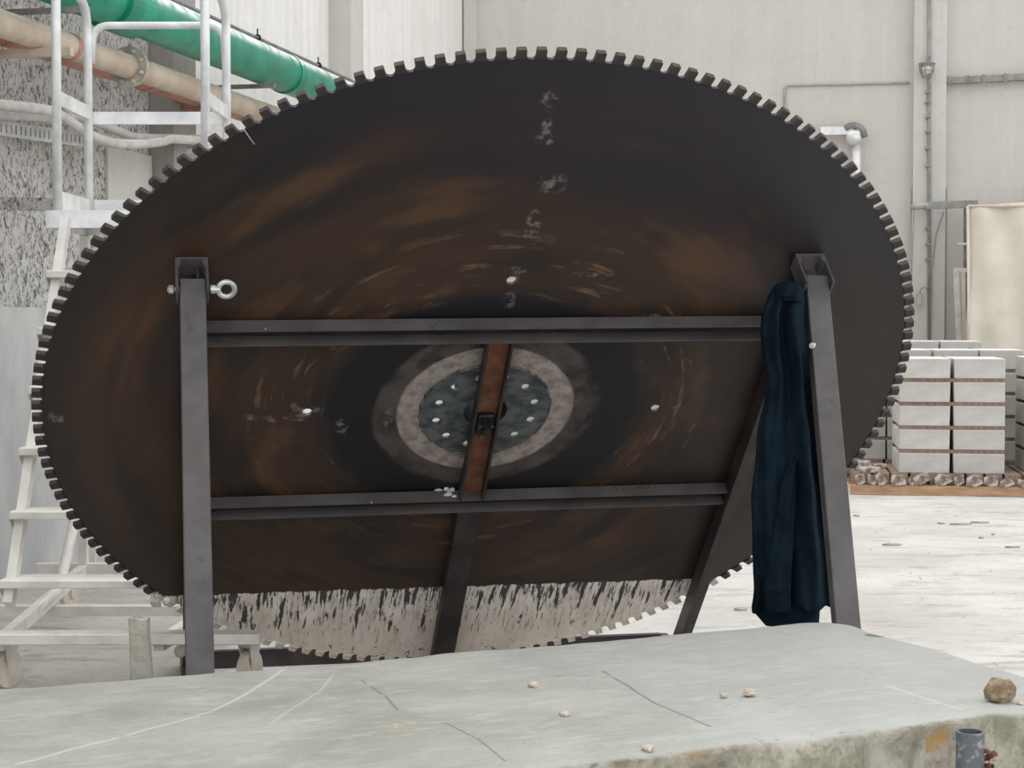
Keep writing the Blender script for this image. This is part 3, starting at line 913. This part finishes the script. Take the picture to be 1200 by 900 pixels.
# ------------------------------------------------------------------ rolling platform ladder on the left
LX0, LX1, LYF, LYB, LZ = -2.235, -1.505, 8.6, 9.3, 2.15
lad = thing('platform_ladder', ((LX0 + LX1) / 2, 8.6, 0), 'dusty aluminium rolling platform ladder with handrails, behind the left of the blade', 'ladder')
bm = nb(); wbox(bm, (LX0 - .02, LYF, LZ - .03), (LX1 + .02, LYB, LZ)); mk('platform', bm, M['alu'], lad)
for nm, lo, hi in (('fascia', (LX0 - .025, LYF - .03, LZ - .085), (LX1 + .025, LYF, LZ)), ('fascia', (LX0 - .025, LYB, LZ - .085), (LX1 + .025, LYB + .03, LZ)),
                   ('side_beam', (LX0 - .05, LYF, LZ - .085), (LX0 - .02, LYB, LZ)), ('side_beam', (LX1 + .02, LYF, LZ - .085), (LX1 + .05, LYB, LZ))):
    bm = nb(); wbox(bm, lo, hi); mk(nm, bm, M['alu'], lad)
RP = .023
for x in (LX0, LX1):
    # inverted U of tube: front upright, curved top, rear upright
    top = LZ + 1.13
    pts = arc_pts([(x, LYF + .03, LZ - .02), (x, LYF + .03, top + .05), (x, LYB - .03, top - .02), (x, LYB - .03, LZ - .02)], .16, 7)
    bm = nb(); tube(bm, pts, RP, 12); mk('handrail', bm, M['alu'], lad, smooth=True)
    bm = nb(); wbox(bm, (x - .012, LYF + .03, LZ + .52), (x + .012, LYB - .03, LZ + .59)); mk('knee_rail', bm, M['alu'], lad)
    bm = nb(); wbox(bm, (x - .010, LYF + .03, LZ), (x + .010, LYB - .03, LZ + .10)); mk('toe_board', bm, M['alu'], lad)
bm = nb(); tube(bm, arc_pts([(LX0 + .01, LYB - .0, LZ + .82), (LX0 + .02, LYB, LZ + 1.02), (LX1 - .02, LYB, LZ + 1.02), (LX1 - .01, LYB, LZ + .82)], .09, 6), RP * .85, 12)
mk('back_rail', bm, M['alu'], lad, smooth=True)
bm = nb(); wbox(bm, (LX0, LYB - .012, LZ + .50), (LX1, LYB + .012, LZ + .565)); mk('knee_rail', bm, M['alu'], lad)
bm = nb(); wbox(bm, (LX0, LYB - .010, LZ), (LX1, LYB + .010, LZ + .10)); mk('toe_board', bm, M['alu'], lad)
S0, S1 = V((0, LYF - .03, LZ - .05)), V((0, 7.54, .38))
for x in (LX0 + .055, LX1 - .04):
    bm = nb(); bar(bm, S0 + WX * x, S1 + WX * x, WX, .040, .062); mk('stringer', bm, M['alu_dust'], lad)
for z in (.49, .77, 1.04, 1.31, 1.58, 1.85):
    t = (S0.z - z) / (S0.z - S1.z)
    y = S0.y + (S1.y - S0.y) * t
    bm = nb(); wbox(bm, (LX0 + .02, y - .10, z - .035), (LX1 - .01, y + .10, z)); tr = mk('tread', bm, M['alu_dust'], lad, bevel=.004)
    for gx in (LX0 + .012, LX1 - .020):
        bm = nb(); extr(bm, [(-.09, -.036), (.10, -.036), (.02, -.13)], V((gx, y, z)), WY, WZ, WX * .008)
        mk('gusset', bm, M['alu'], tr)
for x in (LX0 - .03, LX1 + .03):
    s = -1 if x < -2 else 1
    fo = V((x + s * .17, 9.9, .20))
    bm = nb(); bar(bm, (x, LYB + .0, LZ - .08), fo, WX, .045, .06); mk('rear_leg', bm, M['alu_dust'], lad)
    bm = nb(); bar(bm, fo, (x - s * .05, 7.50, .215), WZ, .06, .045); mk('base_rail', bm, M['alu_dust'], lad)
    bm = nb(); tube(bm, [V((x + s * .02, 7.62, .16)), V((x + s * .05, 8.9, .24)), V((x + s * .02, 9.5, .95))], .028, 10); mk('brace', bm, M['alu_dust'], lad, smooth=True)
    bm = nb(); bar(bm, V((x + s * .05, 9.62, .28)), V((x + s * .02, 9.62, .62)), WX, .03, .03); mk('strut', bm, M['alu_dust'], lad)
bm = nb(); wbox(bm, (-2.70, 9.87, .17), (-1.05, 9.93, .235)); mk('cross_bar', bm, M['alu_dust'], lad)
bm = nb(); wbox(bm, (-2.75, 7.44, .222), (-1.08, 7.56, .268)); mk('cross_bar', bm, M['alu_dust'], lad, bevel=.004)
bm = nb(); wbox(bm, (-2.70, 8.78, .12), (-1.30, 8.86, .17)); mk('cross_bar', bm, M['alu_dust'], lad)
for x, y, r_ in ((-2.215, 7.62, .083), (-1.15, 7.62, .083), (-2.475, 9.75, .080), (-1.25, 9.75, .080)):
    cst = nb(); ax = V((.92, -.39, 0)).normalized()
    disc(cst, V((x, y, r_ + .002)), ax, r_, .034, 28)
    disc(cst, V((x, y, r_ + .002)), ax, r_ * .35, .044, 16)
    wh = mk('caster_wheel', cst, M['caster'], lad)
    bm = nb()
    pr = WZ.cross(ax)
    for s in (-1, 1):
        extr(bm, [(-.015, -.02), (.015, -.02), (.045, r_ + .03), (-.045, r_ + .03)], V((x, y, r_)) + ax * (s * .026 - .002), pr, WZ, ax * .004)
    abox(bm, V((x, y, r_ * 2 + .03)), (ax, pr, WZ), (.03, .045, .012))
    mk('caster_fork', bm, M['caster'], wh)

# ------------------------------------------------------------------ pipes and cables on the left wall
def along(px_py, q):
    """point on a line parallel to the wall: offset q, height from a pixel"""
    return wl(px_py[0], px_py[1], q)
def wall_run(px0, px1, py_ref, q, dz=0.0):
    """straight horizontal run parallel to the left wall between two image columns, height read at (px, py)"""
    z = wl(py_ref[0], py_ref[1], q).z + dz
    a, b = wl(px0, 100, q), wl(px1, 100, q)
    a.z = b.z = z
    return a, b
a, b = wall_run(-900, 330, (150, 78), .56)
pb = thing('beige_pipe', (a.x, a.y, a.z), 'dusty beige steel pipe with bolted flange running along the left wall', 'pipe')
bm = nb(); tube(bm, [a, b], .076, 24); mk('pipe_run', bm, M['beige_pipe'], pb, smooth=True)
fc = wl(151, 69, .56); fc.z = a.z
bm = nb(); disc(bm, fc, BY, .128, .03, 32); fl_ = mk('flange', bm, M['flange'], pb)
bm = nb()
for k in range(8):
    an = 2 * math.pi * (k + .5) / 8
    c_ = fc + (BX * math.cos(an) + WZ * math.sin(an)) * .102
    tube(bm, [c_ - BY * .03, c_ + BY * .03], .012, 6)
mk('flange_bolts', bm, M['duct'], fl_)
bm = nb(); disc(bm, wl(81, 42, .56) * 1.0, BY, .0795, .05, 20)
for v in bm.verts: v.co.z += a.z - wl(81, 42, .56).z
mk('clamp', bm, M['red_pipe'], pb)
a2, b2 = wall_run(-500, 300, (174, 90), .345)
rp = thing('red_pipe', (a2.x, a2.y, a2.z), 'faded red pipe close to the left wall, half hidden behind the beige pipe', 'pipe')
bm = nb(); tube(bm, [a2, b2], .10, 24); mk('pipe_run', bm, M['red_pipe'], rp, smooth=True)
j = wl(171, 95, .345); j.z = a2.z
bm = nb(); disc(bm, j, BY, .106, .05, 24); mk('joint', bm, M['red_pipe'], rp)
a3, b3 = wall_run(-700, 450, (264, 57), .70)
gp = thing('green_pipe', (a3.x, a3.y, a3.z), 'thick green plastic pipe running high along the left wall', 'pipe')
bm = nb(); tube(bm, [a3, b3], .148, 32); mk('pipe_run', bm, M['green'], gp, smooth=True)
j = wl(150, 12, .70); j.z = a3.z
bm = nb(); disc(bm, j - BY * .12, BY, .175, .36, 32); mk('coupling', bm, M['green'], gp)
j = wl(334, 85, .70); j.z = a3.z
bm = nb(); disc(bm, j, BY, .156, .06, 32); mk('pipe_clamp', bm, M['green'], gp)
a4, b4 = wall_run(-300, 470, (336, 60), .58)
wr = thing('thin_conduit', (a4.x, a4.y, a4.z), 'thin grey conduit with ties running along the top of the green pipe', 'conduit')
bm = nb(); tube(bm, [a4, b4], .014, 8); mk('conduit_run', bm, M['steel_bar'], wr, smooth=True)
for px in (302, 373):
    j = wl(px, 80, .58); j.z = a4.z
    bm = nb(); torus(bm, j, BX, WZ, .022, .008, 12, 6)
    abox(bm, j + WZ * .04, (BX, BY, WZ), (.004, .006, .03)); mk('cable_tie', bm, M['black'], wr)
# steel arms carrying the pipes
for nm, px, py, q1, q2, th, lab, mm in (('pipe_arm', 84, 48, .04, .78, .045, 'pale steel arm under the near end of the beige pipe', 'beige_pipe'),
                                       ('pipe_arm', 105, 17, .04, .93, .030, 'dark steel arm under the coupling of the green pipe', 'steel_bar'),
                                       ('pipe_arm', 322, 103, .0, .82, .030, 'dark steel arm under the far end of the green pipe', 'steel_bar'),
                                       ('pipe_arm', 252, 146, .0, .47, .05, 'short reddish arm under the far end of the beige pipe', 'red_pipe')):
    p = at_p(px, py, CORNER + BX * q2, BX)
    if px == 84: p.z = a.z - .076 - th / 2 - .001
    if px == 105: p.z = a3.z - .176 - th / 2
    if px == 322: p.z = a3.z - .157 - th / 2
    if px == 252: p.z = a2.z - .10 - th / 2 - .001 ; 
    q = p - BX * (q2 - q1)
    bm = nb(); bar(bm, p, q, WZ, th, th)
    tag(mk(nm, bm, M[mm]), lab, 'bracket', 'arms carrying the pipes')
# cables
def cable(name, pts, q, r_, lab, m='cable'):
    bm_ = nb()
    P3 = [wl(x, y, q) for x, y in pts]
    tube(bm_, smooth_pts(P3, 6), r_, 10)
    tag(mk(name, bm_, M[m], smooth=True), lab, 'cable', 'cables along the left wall')
cable('cable', [(-30, 121), (0, 123), (40, 127), (62, 131), (80, 141), (105, 158), (130, 167), (160, 169), (190, 166), (206, 163), (270, 168)], .40, .032, 'thick grey cable sagging lowest along the left wall')
cable('cable', [(75, 134), (100, 139), (130, 150), (155, 160), (180, 162), (206, 162), (240, 163)], .30, .030, 'grey cable above the lowest cable along the left wall')
cable('cable', [(-30, 133), (0, 135), (40, 137), (70, 142)], .22, .028, 'grey cable on the perforated tray at the left edge')
ta_, tb2 = wl(-30, 138, .18), wl(112, 160, .18)
bm = nb()
tz = ta_.z - .02
L = (tb2 - ta_).length; dr = (tb2 - ta_).normalized()
nsl = 26
for sgn in (0, 1):
    bar(bm, ta_ - WZ * (.07 * sgn), tb2 - WZ * (.07 * sgn), WZ, .020, .010)
for k in range(nsl):
    c_ = ta_ + dr * (L * (k + .5) / nsl) - WZ * .035
    abox(bm, c_, (dr, BX, WZ), (L / nsl * .30, .004, .028))
tag(mk('cable_tray', bm, M['tray']), 'perforated metal cable tray on the left wall', 'cable tray')
bm = nb()
p = at_y(-20, 238, wl(0, 238, .08).y); q = at_y(69, 240, p.y - .1)
bar(bm, p, q, WZ, .075, .06)
tag(mk('wall_rail', bm, M['rough']), 'mortar-spattered rail on the rough wall left of the ladder', 'rail')
p = wl(160, 180, .02); q = wl(226, 180, .25)
bm = nb(); bar(bm, wl(176, 181, .03), wl(224, 177, .24), WZ, .035, .02)
tag(mk('cable_bracket', bm, M['tray']), 'thin flat bracket under the sagging cables by the concrete pier', 'bracket')

# ------------------------------------------------------------------ fittings on the back wall
def btube(name, pts, q, r_, m, lab, cat='conduit', rad=.05):
    bm_ = nb(); tube(bm_, arc_pts([wb(x, y, q) for x, y in pts], rad, 4), r_, 8)
    return tag(mk(name, bm_, M[m], smooth=True), lab, cat)
vcon = btube('conduit', [(1089, -20), (1089, 420)], .165, .022, 'conduit', 'vertical conduit running down the concrete pier of the back wall')
btube('conduit', [(919, 140), (920, 100), (1066, 97)], .02, .014, 'light_conduit', 'thin horizontal conduit bending down on the back wall, left of the pier')
btube('conduit', [(1070, 238), (1068, 300), (1065, 370)], .15, .012, 'light_conduit', 'thin loose wire hanging at the left edge of the pier')
btube('conduit', [(1106, 248), (1097, 275), (1092, 320), (1089.5, 380)], .205, .010, 'conduit', 'thin curved wire dropping from the pipe on the pier')
for k, y in enumerate((108, 120, 137, 154, 174, 194, 268, 286, 304)):
    p = wb(1087.5, y, .170)
    bm = nb(); abox(bm, p, (BX, BY, WZ), (.034, .028, .012))
    mk('clip', bm, M['conduit'], vcon)
pa, pb_ = wb(1092, 95.5, .06), wb(1230, 89, .06)
tray = thing('wall_tray', (pa.x, pa.y, pa.z), 'grey horizontal cable tray on the back wall right of the pier', 'cable tray')
bm = nb(); bar(bm, pa, pb_, WZ, .075, .08); mk('tray_body', bm, M['conduit'], tray)
for px in (1113, 1134, 1153, 1178):
    p = wb(px, 95.8 - (px - 1092) * .047, .105)
    bm = nb(); abox(bm, p, (BX, BY, WZ), (.018, .008, .058)); mk('tray_clip', bm, M['steel_bar'], tray)
# caged lamp
p = wb(1086, 83, .26)
lamp = thing('cage_lamp', (p.x, p.y, p.z), 'small caged wall lamp on the concrete pier', 'lamp')
bm = nb(); lump(bm, p - WZ * .05, .06, .06, .07, 2, .02, 2); mk('globe', bm, M['glass'], lamp, smooth=True)
bm = nb()
for z_, r_ in ((.085, .092), (.0, .082), (-.075, .055)): torus(bm, p + WZ * z_, BX, BY, r_, .006, 20, 6)
for k in range(6):
    an = k * math.pi / 3 + .3
    d = BX * math.cos(an) + BY * math.sin(an)
    tube(bm, [p + d * .092 + WZ * .085, p + d * .082, p + d * .055 - WZ * .075], .006, 6)
mk('cage', bm, M['conduit'], lamp)
bm = nb(); tube(bm, arc_pts([p + WZ * .085, p + WZ * .16, p + BX * .03 + WZ * .19 + BY * .1], .04), .012, 8); tube(bm, [p + WZ * .06, p + WZ * .095], .07, 16); mk('lamp_arm', bm, M['conduit'], lamp)
# extractor elbow
p0, p1, p2 = wb(966, 154, .10), wb(1001, 154, .10), wb(1004, 215, .10)
el = thing('duct_elbow', (p1.x, p1.y, p1.z), 'pale metal duct with hooded elbow on the back wall above the blade', 'duct')
bm = nb(); bar(bm, wb(962, 154, .12), wb(999, 153, .12), WZ, .095, .10); mk('flat_duct', bm, M['duct'], el)
bm = nb(); tube(bm, smooth_pts([wb(991, 151, .14), wb(996, 148, .15), wb(1003, 147.5, .15), (wb(1010, 152, .15)), wb(1013, 161, .15)]), [.045] * 25, 12); mk('elbow', bm, M['steel_bar'], el, smooth=True)
bm = nb(); lump(bm, wb(1001, 171, .16), .095, .09, .10, 2, .12, 3); mk('hood', bm, M['duct'], el, smooth=True)
bm = nb(); tube(bm, [wb(1003.5, 165, .12), wb(1004, 240, .12)], .058, 16); mk('down_pipe', bm, M['duct'], el, smooth=True)
# horizontal pipe and small fittings at the pier
hp_ = thing('stub_pipe', tuple(wb(1070, 242, .35)), 'grey pipe stub reaching from the pier to the tarpaulin', 'pipe')
bm = nb(); tube(bm, [wb(1068, 243, .42), wb(1088, 240, .42)], .038, 14); mk('pipe_end', bm, M['light_conduit'], hp_, smooth=True)
bm = nb(); bar(bm, wb(1084, 241, .42), wb(1146, 239, .42), WZ, .085, .06); mk('bar_body', bm, M['conduit'], hp_)
bm = nb(); bar(bm, wb(1084, 241, .42) - BY * .02, wb(1084, 241, .152), WZ, .05, .05); mk('wall_bracket', bm, M['conduit'], hp_)
bm = nb()
c_ = wb(1077.5, 350, .23)
tube(bm, [c_ - WZ * .07, c_ + WZ * .06], .036, 12)
sw = thing('hanging_box', tuple(c_), 'small pale cylindrical box hanging from a hook on the pier', 'box')
mk('box_body', bm, M['light_conduit'], sw)
bm = nb(); tube(bm, smooth_pts([c_ + WZ * .06, c_ + WZ * .12 + BX * .02, c_ + WZ * .13 + BX * .07, c_ + WZ * .08 + BX * .10 + BY * .04]), .007, 6); mk('hook', bm, M['conduit'], sw)
# dark upright beside the tarpaulin
bm = nb(); bar(bm, wb(1132, 244, .50), wb(1133, 400, .50), BX, .055, .05)
up2 = thing('steel_upright', tuple(wb(1133, 400, .5)), 'dark steel upright at the left edge of the tarpaulin', 'post')
bm.verts.ensure_lookup_table()
for v in bm.verts:
    if v.co.z < 1.5: v.co.z = 0.0
mk('post_body', bm, M['steel_bar'], up2)
bm = nb(); c_ = wb(1128, 286, .56); tube(bm, [c_ - BX * .04, c_ + BX * .06], .016, 8); lump(bm, c_ - BX * .04 - WZ * .02, .02, .02, .02, 1, .1, 1); mk('latch', bm, M['duct'], up2)
# tarpaulin
tl = wb(1134, 242, 1.0)
tarp = thing('tarpaulin', (tl.x + .6, tl.y, 0), 'cream tarpaulin sheet hung over a frame at the right edge', 'tarpaulin')
bm = nb()
nxw, nzh = 40, 40
TW, TZ = 1.6, tl.z
g_ = []
for i in range(nxw + 1):
    row = []
    for k in range(nzh + 1):
        u, v_ = i / nxw, k / nzh
        dpt = .05 * math.sin(u * 9 + v_ * 3.2) * (.3 + v_) + .035 * math.sin(u * 21 - v_ * 6) + .04 * noise.noise(V((u * 5, v_ * 4, 2)))
        x_ = u * TW + (.05 * v_ + .02 * math.sin(v_ * 9)) * (1 - u)
        row.append(bm.verts.new(tl + BX * x_ - BY * (dpt + .02) - WZ * (v_ * TZ) - WZ * .03 * math.sin(u * 3) * (1 - v_) * 0))
    g_.append(row)
for r0, r1 in zip(g_, g_[1:]):
    for k in range(nzh): bm.faces.new((r0[k], r1[k], r1[k + 1], r0[k + 1]))
# left return of the sheet
side_ = [[bm.verts.new(g_[0][k].co + BY * (.15 * s)) for k in range(nzh + 1)] for s in (1, 2)]
for r0, r1 in zip([g_[0]] + side_, side_):
    for k in range(nzh): bm.faces.new((r0[k + 1], r1[k + 1], r1[k], r0[k]))
mk('front_sheet', bm, M['tarp'], tarp, smooth=True)
bm = nb()
g2_ = []
for i in range(nxw + 1):
    u = i / nxw
    row = []
    for k in range(7):
        s = k / 6
        row.append(bm.verts.new(tl + BX * (u * TW) + BY * (s * .48) + WZ * ((.02 + .11 * u) * math.sin(s * math.pi * .5) + .015 * noise.noise(V((u * 6, s * 4, 1)))) - BY * .03))
    g2_.append(row)
for r0, r1 in zip(g2_, g2_[1:]):
    for k in range(6): bm.faces.new((r0[k], r1[k], r1[k + 1], r0[k + 1]))
mk('top_sheet', bm, M['tarp'], tarp, smooth=True)
bm = nb(); tube(bm, [tl - BY * .05, tl - BY * .05 + BX * TW], .018, 8); tube(bm, [tl - BY * .05, tl - BY * .05 + BX * .05 - WZ * (TZ - .02)], .018, 8); mk('hem', bm, M['tarp_hem'], tarp, smooth=True)
# leaning white wooden frame
fr_ = thing('wooden_frame', tuple(wb(1126, 392, .62)), 'white wooden frame leaning beside the tarpaulin', 'screen')
p = wb(1119, 316, .62); q = wb(1126, 420, .62)
for nm, A, B_, th in (('stile', wb(1120, 316, .62), wb(1127, 470, .62), .06), ('stile', wb(1129, 316, .62), wb(1131, 470, .62), .045), ('stile', wb(1135, 320, .62), wb(1136, 470, .62), .03)):
    bm = nb(); bar(bm, A, B_, BX, th, .04); mk(nm, bm, M['white_wood'], fr_)
bm = nb(); bar(bm, wb(1118, 316.5, .62), wb(1136, 316.5, .62), WZ, .05, .042); mk('top_rail', bm, M['white_wood'], fr_)
bm = nb(); bar(bm, wb(1127, 382, .62), wb(1137, 372, .62), WZ, .03, .03); mk('brace', bm, M['white_wood'], fr_)

# ------------------------------------------------------------------ stacked stone blocks on the right
KY = math.radians(8.5)
KX, KD = V((math.cos(KY), -math.sin(KY), 0)), V((math.sin(KY), math.cos(KY), 0))
P0 = at_z(1053.5, 579, 0.0)                                     # front left foot of the pallet, under the stack corner
HB = .195
ordn = ['bottom', 'second', 'third', 'fourth', 'top', 'sixth']
blk_cache = {}
def block_mesh(w_, d_, h_, seed):
    key = (round(w_, 3), round(d_, 3), round(h_, 3), seed)
    if key not in blk_cache:
        bm_ = nb(); abox(bm_, (w_ / 2, d_ / 2, h_ / 2), (WX, WY, WZ), (w_ / 2, d_ / 2, h_ / 2))
        rs_ = random.Random(seed)
        for v in bm_.verts: v.co += V((rs_.uniform(-.004, .004), rs_.uniform(-.006, .006), 0))
        bmesh.ops.bevel(bm_, geom=list(bm_.edges), offset=.006, segments=1, affect='EDGES')
        bmesh.ops.recalc_face_normals(bm_, faces=bm_.faces)
        me_ = bpy.data.meshes.new('cut_stone_block'); bm_.to_mesh(me_); bm_.free(); me_.materials.append(M['limestone'])
        blk_cache[key] = me_
    return blk_cache[key]
def place(o, p):
    o.matrix_basis = Matrix.Translation(p) @ Matrix((KX, KD, WZ)).transposed().to_4x4()
def stack(org, base, ncol, ncourse, bw, gap, bd, bh, lh, where, colnames, lathmat, seed):
    for c in range(ncourse):
        z = base + c * (bh + lh)
        for k in range(ncol):
            o = link('cut_stone_block', block_mesh(bw, bd, bh, seed + k % 2), None)
            place(o, org + KX * (k * (bw + gap)) + WZ * z + KD * random.uniform(-.008, .008))
            tag(o, 'pale stone block, %s course, %s column of the %s' % (ordn[c] if c < ncourse - 1 else 'top', colnames[k], where), 'stone block', 'stacked cut stone blocks')
        if c:
            for j, dd in enumerate((.02, bd - .10)):
                bm_ = nb()
                wt = ncol * bw + (ncol - 1) * gap
                abox(bm_, org + KX * (wt / 2) + KD * (dd + .04) + WZ * (z - lh / 2), (KX, KD, WZ), (wt / 2 - .004, .04, lh / 2 - .0004))
                tag(mk('wooden_lath', bm_, M[lathmat]), 'lath under the %s course, %s side of the %s' % (ordn[c] if c < ncourse - 1 else 'top', ('front', 'back')[j], where), 'lath', 'laths between the stone courses')
stack(P0 + KD * .05, HB, 2, 5, .463, .034, 1.0, .185, .037, 'nearest stack', ('left', 'right'), 'lath', 1)
stack(P0 + KD * 1.30 + KX * -.48, .225, 4, 5, .43, .02, .9, .193, .035, 'second stack', ('far left', 'centre left', 'centre right', 'far right'), 'steel_bar', 5)
stack(P0 + KD * 2.50 + KX * -.30, .290, 3, 5, .43, .02, .9, .195, .035, 'rearmost stack', ('left', 'middle', 'right'), 'steel_bar', 9)
stack(P0 + KD * .25 + KX * 1.185, HB, 1, 5, .6, .02, .8, .19, .033, 'stack at right edge', ('single',), 'lath', 14)
# pallets
def pallet(org, wd, dp, h, lab):
    t_ = thing('pallet', tuple(org + KX * wd / 2), lab, 'pallet', 'pallets under the stone stacks')
    for k in range(3):
        bm_ = nb(); d0 = .0 + k * (dp - .10) / 2
        abox(bm_, org + KX * wd / 2 + KD * (d0 + .05) + WZ * .045, (KX, KD, WZ), (wd / 2, .05, .044)); mk('beam', bm_, M['timber'], t_)
    nbd = max(3, int(wd / .16))
    for k in range(nbd):
        bm_ = nb()
        abox(bm_, org + KX * ((k + .5) * wd / nbd) + KD * (dp / 2) + WZ * (.09 + (h - .09) / 2), (KX, KD, WZ), (wd / nbd / 2 * .86, dp / 2 - .01, (h - .0902) / 2)); mk('deck_board', bm_, M['lath'], t_)
pallet(P0 - KX * .42 - KD * .03, 2.05, 1.12, HB, 'timber pallet with ragged offcuts under the nearest stone stack')
pallet(P0 + KD * 1.25 - KX * .56, 2.0, 1.0, .225, 'timber pallet under the second stone stack, behind the nearest')
pallet(P0 + KD * 2.45 - KX * .35, 1.5, 1.0, .29, 'timber pallet under the rearmost stone stack')
# ragged offcuts lying along the front of the pallet
rs = random.Random(21)
k = 0
x_ = -.40
words = ['first', 'second', 'third', 'fourth', 'fifth', 'sixth', 'seventh', 'eighth', 'ninth', 'tenth', 'eleventh', 'twelfth', 'thirteenth', 'fourteenth', 'fifteenth', 'sixteenth', 'seventeenth', 'eighteenth']
while x_ < 1.5 and k < len(words):
    wd = rs.uniform(.07, .17)
    hh = rs.uniform(.06, .13)
    prof = [(0, rs.uniform(0, .015)), (wd * rs.uniform(.3, .7), -rs.uniform(0, .02)), (wd, rs.uniform(0, .02)), (wd * rs.uniform(.86, 1), hh * rs.uniform(.6, 1)), (wd * rs.uniform(.4, .7), hh * rs.uniform(.85, 1.1)), (wd * rs.uniform(0, .12), hh * rs.uniform(.7, 1))]
    tilt = rs.uniform(-.5, .5)
    prof = [(a_ * math.cos(tilt) - b_ * math.sin(tilt), a_ * math.sin(tilt) + b_ * math.cos(tilt)) for a_, b_ in prof]
    mn = min(b_ for a_, b_ in prof)
    bm = nb()
    extr(bm, [(a_, b_ - mn) for a_, b_ in prof], P0 + KX * x_ - KD * (.05 + rs.uniform(0, .04)) + WZ * (HB - .105), KX, WZ, KD * .05 * -1)
    tag(mk('stone_offcut', bm, M['offcut']), 'ragged brown offcut on the pallet front, %s from the left' % words[k], 'offcut', 'ragged offcuts along the pallet')
    x_ += wd + rs.uniform(.0, .02); k += 1
bm = nb()
abox(bm, P0 + KX * .55 - KD * .075 + WZ * .045, (KX, KD, WZ), (1.0, .040, .0445))
tag(mk('timber_beam', bm, M['timber'], bevel=.004), 'orange timber beam lying along the foot of the nearest pallet', 'timber')
# slabs of offcut to the left of the stack
for i, (px, py, w_, h_, lab) in enumerate(((1019, 549, .20, .05, 'upper flat offcut left of the nearest stack'), (1011, 560, .16, .09, 'thick pale offcut left of the nearest stack'), (1031, 553, .13, .035, 'thin flat offcut touching the nearest stack'))):
    p = at_y(px, py, P0.y + .12 + .26 * i)
    bm = nb(); abox(bm, V((p.x, p.y, HB + h_ / 2 + (0.0 if i != 0 else .0))), (KX, KD, WZ), (w_ / 2, .10, h_ / 2))
    tag(mk('stone_offcut', bm, M['offcut'], bevel=.006), lab, 'offcut', 'offcuts left of the stack')

# ------------------------------------------------------------------ scraps on the floor
for px, py, a_, b_, lab in ((1044, 639, .09, .03, 'flat grey-brown scrap on the floor nearest the blade'), (1125, 615, .12, .02, 'long thin wood scrap on the floor before the pallet'), (1103, 614, .04, .02, 'small dark scrap left of the long thin scrap'),
                            (1148, 613, .09, .02, 'pale thin scrap right of the long thin scrap'), (1004, 605, .04, .015, 'small scrap on the floor beside the front leg'), (1186, 642, .08, .012, 'thin scrap on the floor at the right edge'),
                            (1164, 627, .02, .015, 'tiny dark scrap in the middle of the open floor'), (1150, 631, .025, .015, 'tiny dark chip left of the tiny scrap on the open floor'), (868, 715, .05, .02, 'small grey scrap between rear leg and jacket')):
    p = at_z(px, py, 0)
    bm = nb()
    n_ = 7
    pr = [(a_ * math.cos(2 * math.pi * k / n_) * random.uniform(.8, 1.1), b_ * 1.6 * math.sin(2 * math.pi * k / n_) * random.uniform(.7, 1.2)) for k in range(n_)]
    extr(bm, [(u_ * .8, v_) for u_, v_ in pr], V((p.x, p.y, .0005)), WX, WY, WZ * .011)
    tag(mk('floor_scrap', bm, M['brownchip']), lab, 'scrap', 'scraps on the floor')
# fine rubble strewn over the floor: nobody could count it
rs = random.Random(33)
bm = nb()
for i in range(900):
    y = rs.uniform(6.0, 15.5)
    x = rs.uniform(-.34, .34) * y
    s = rs.uniform(.004, .012)
    if x > -4.8 + .2126 * y and not (x < -.95 and y < 10.2) and (abs(x) > 1.6 or y > 9):
        vs_ = [bm.verts.new(V((x + s * math.cos(k * 1.57 + i) * rs.uniform(.6, 1.4), y + s * math.sin(k * 1.57 + i) * rs.uniform(.6, 1.4), 0.0005))) for k in range(4)]
        t_ = bm.verts.new(V((x, y, s * .8)))
        for k in range(4): bm.faces.new((vs_[k], vs_[(k + 1) % 4], t_))
        bm.faces.new(vs_[::-1])
tag(mk('floor_rubble', bm, M['chip'], origin=(0, 0, 0)), 'fine pale stone rubble strewn across the floor', 'rubble', kind='stuff')
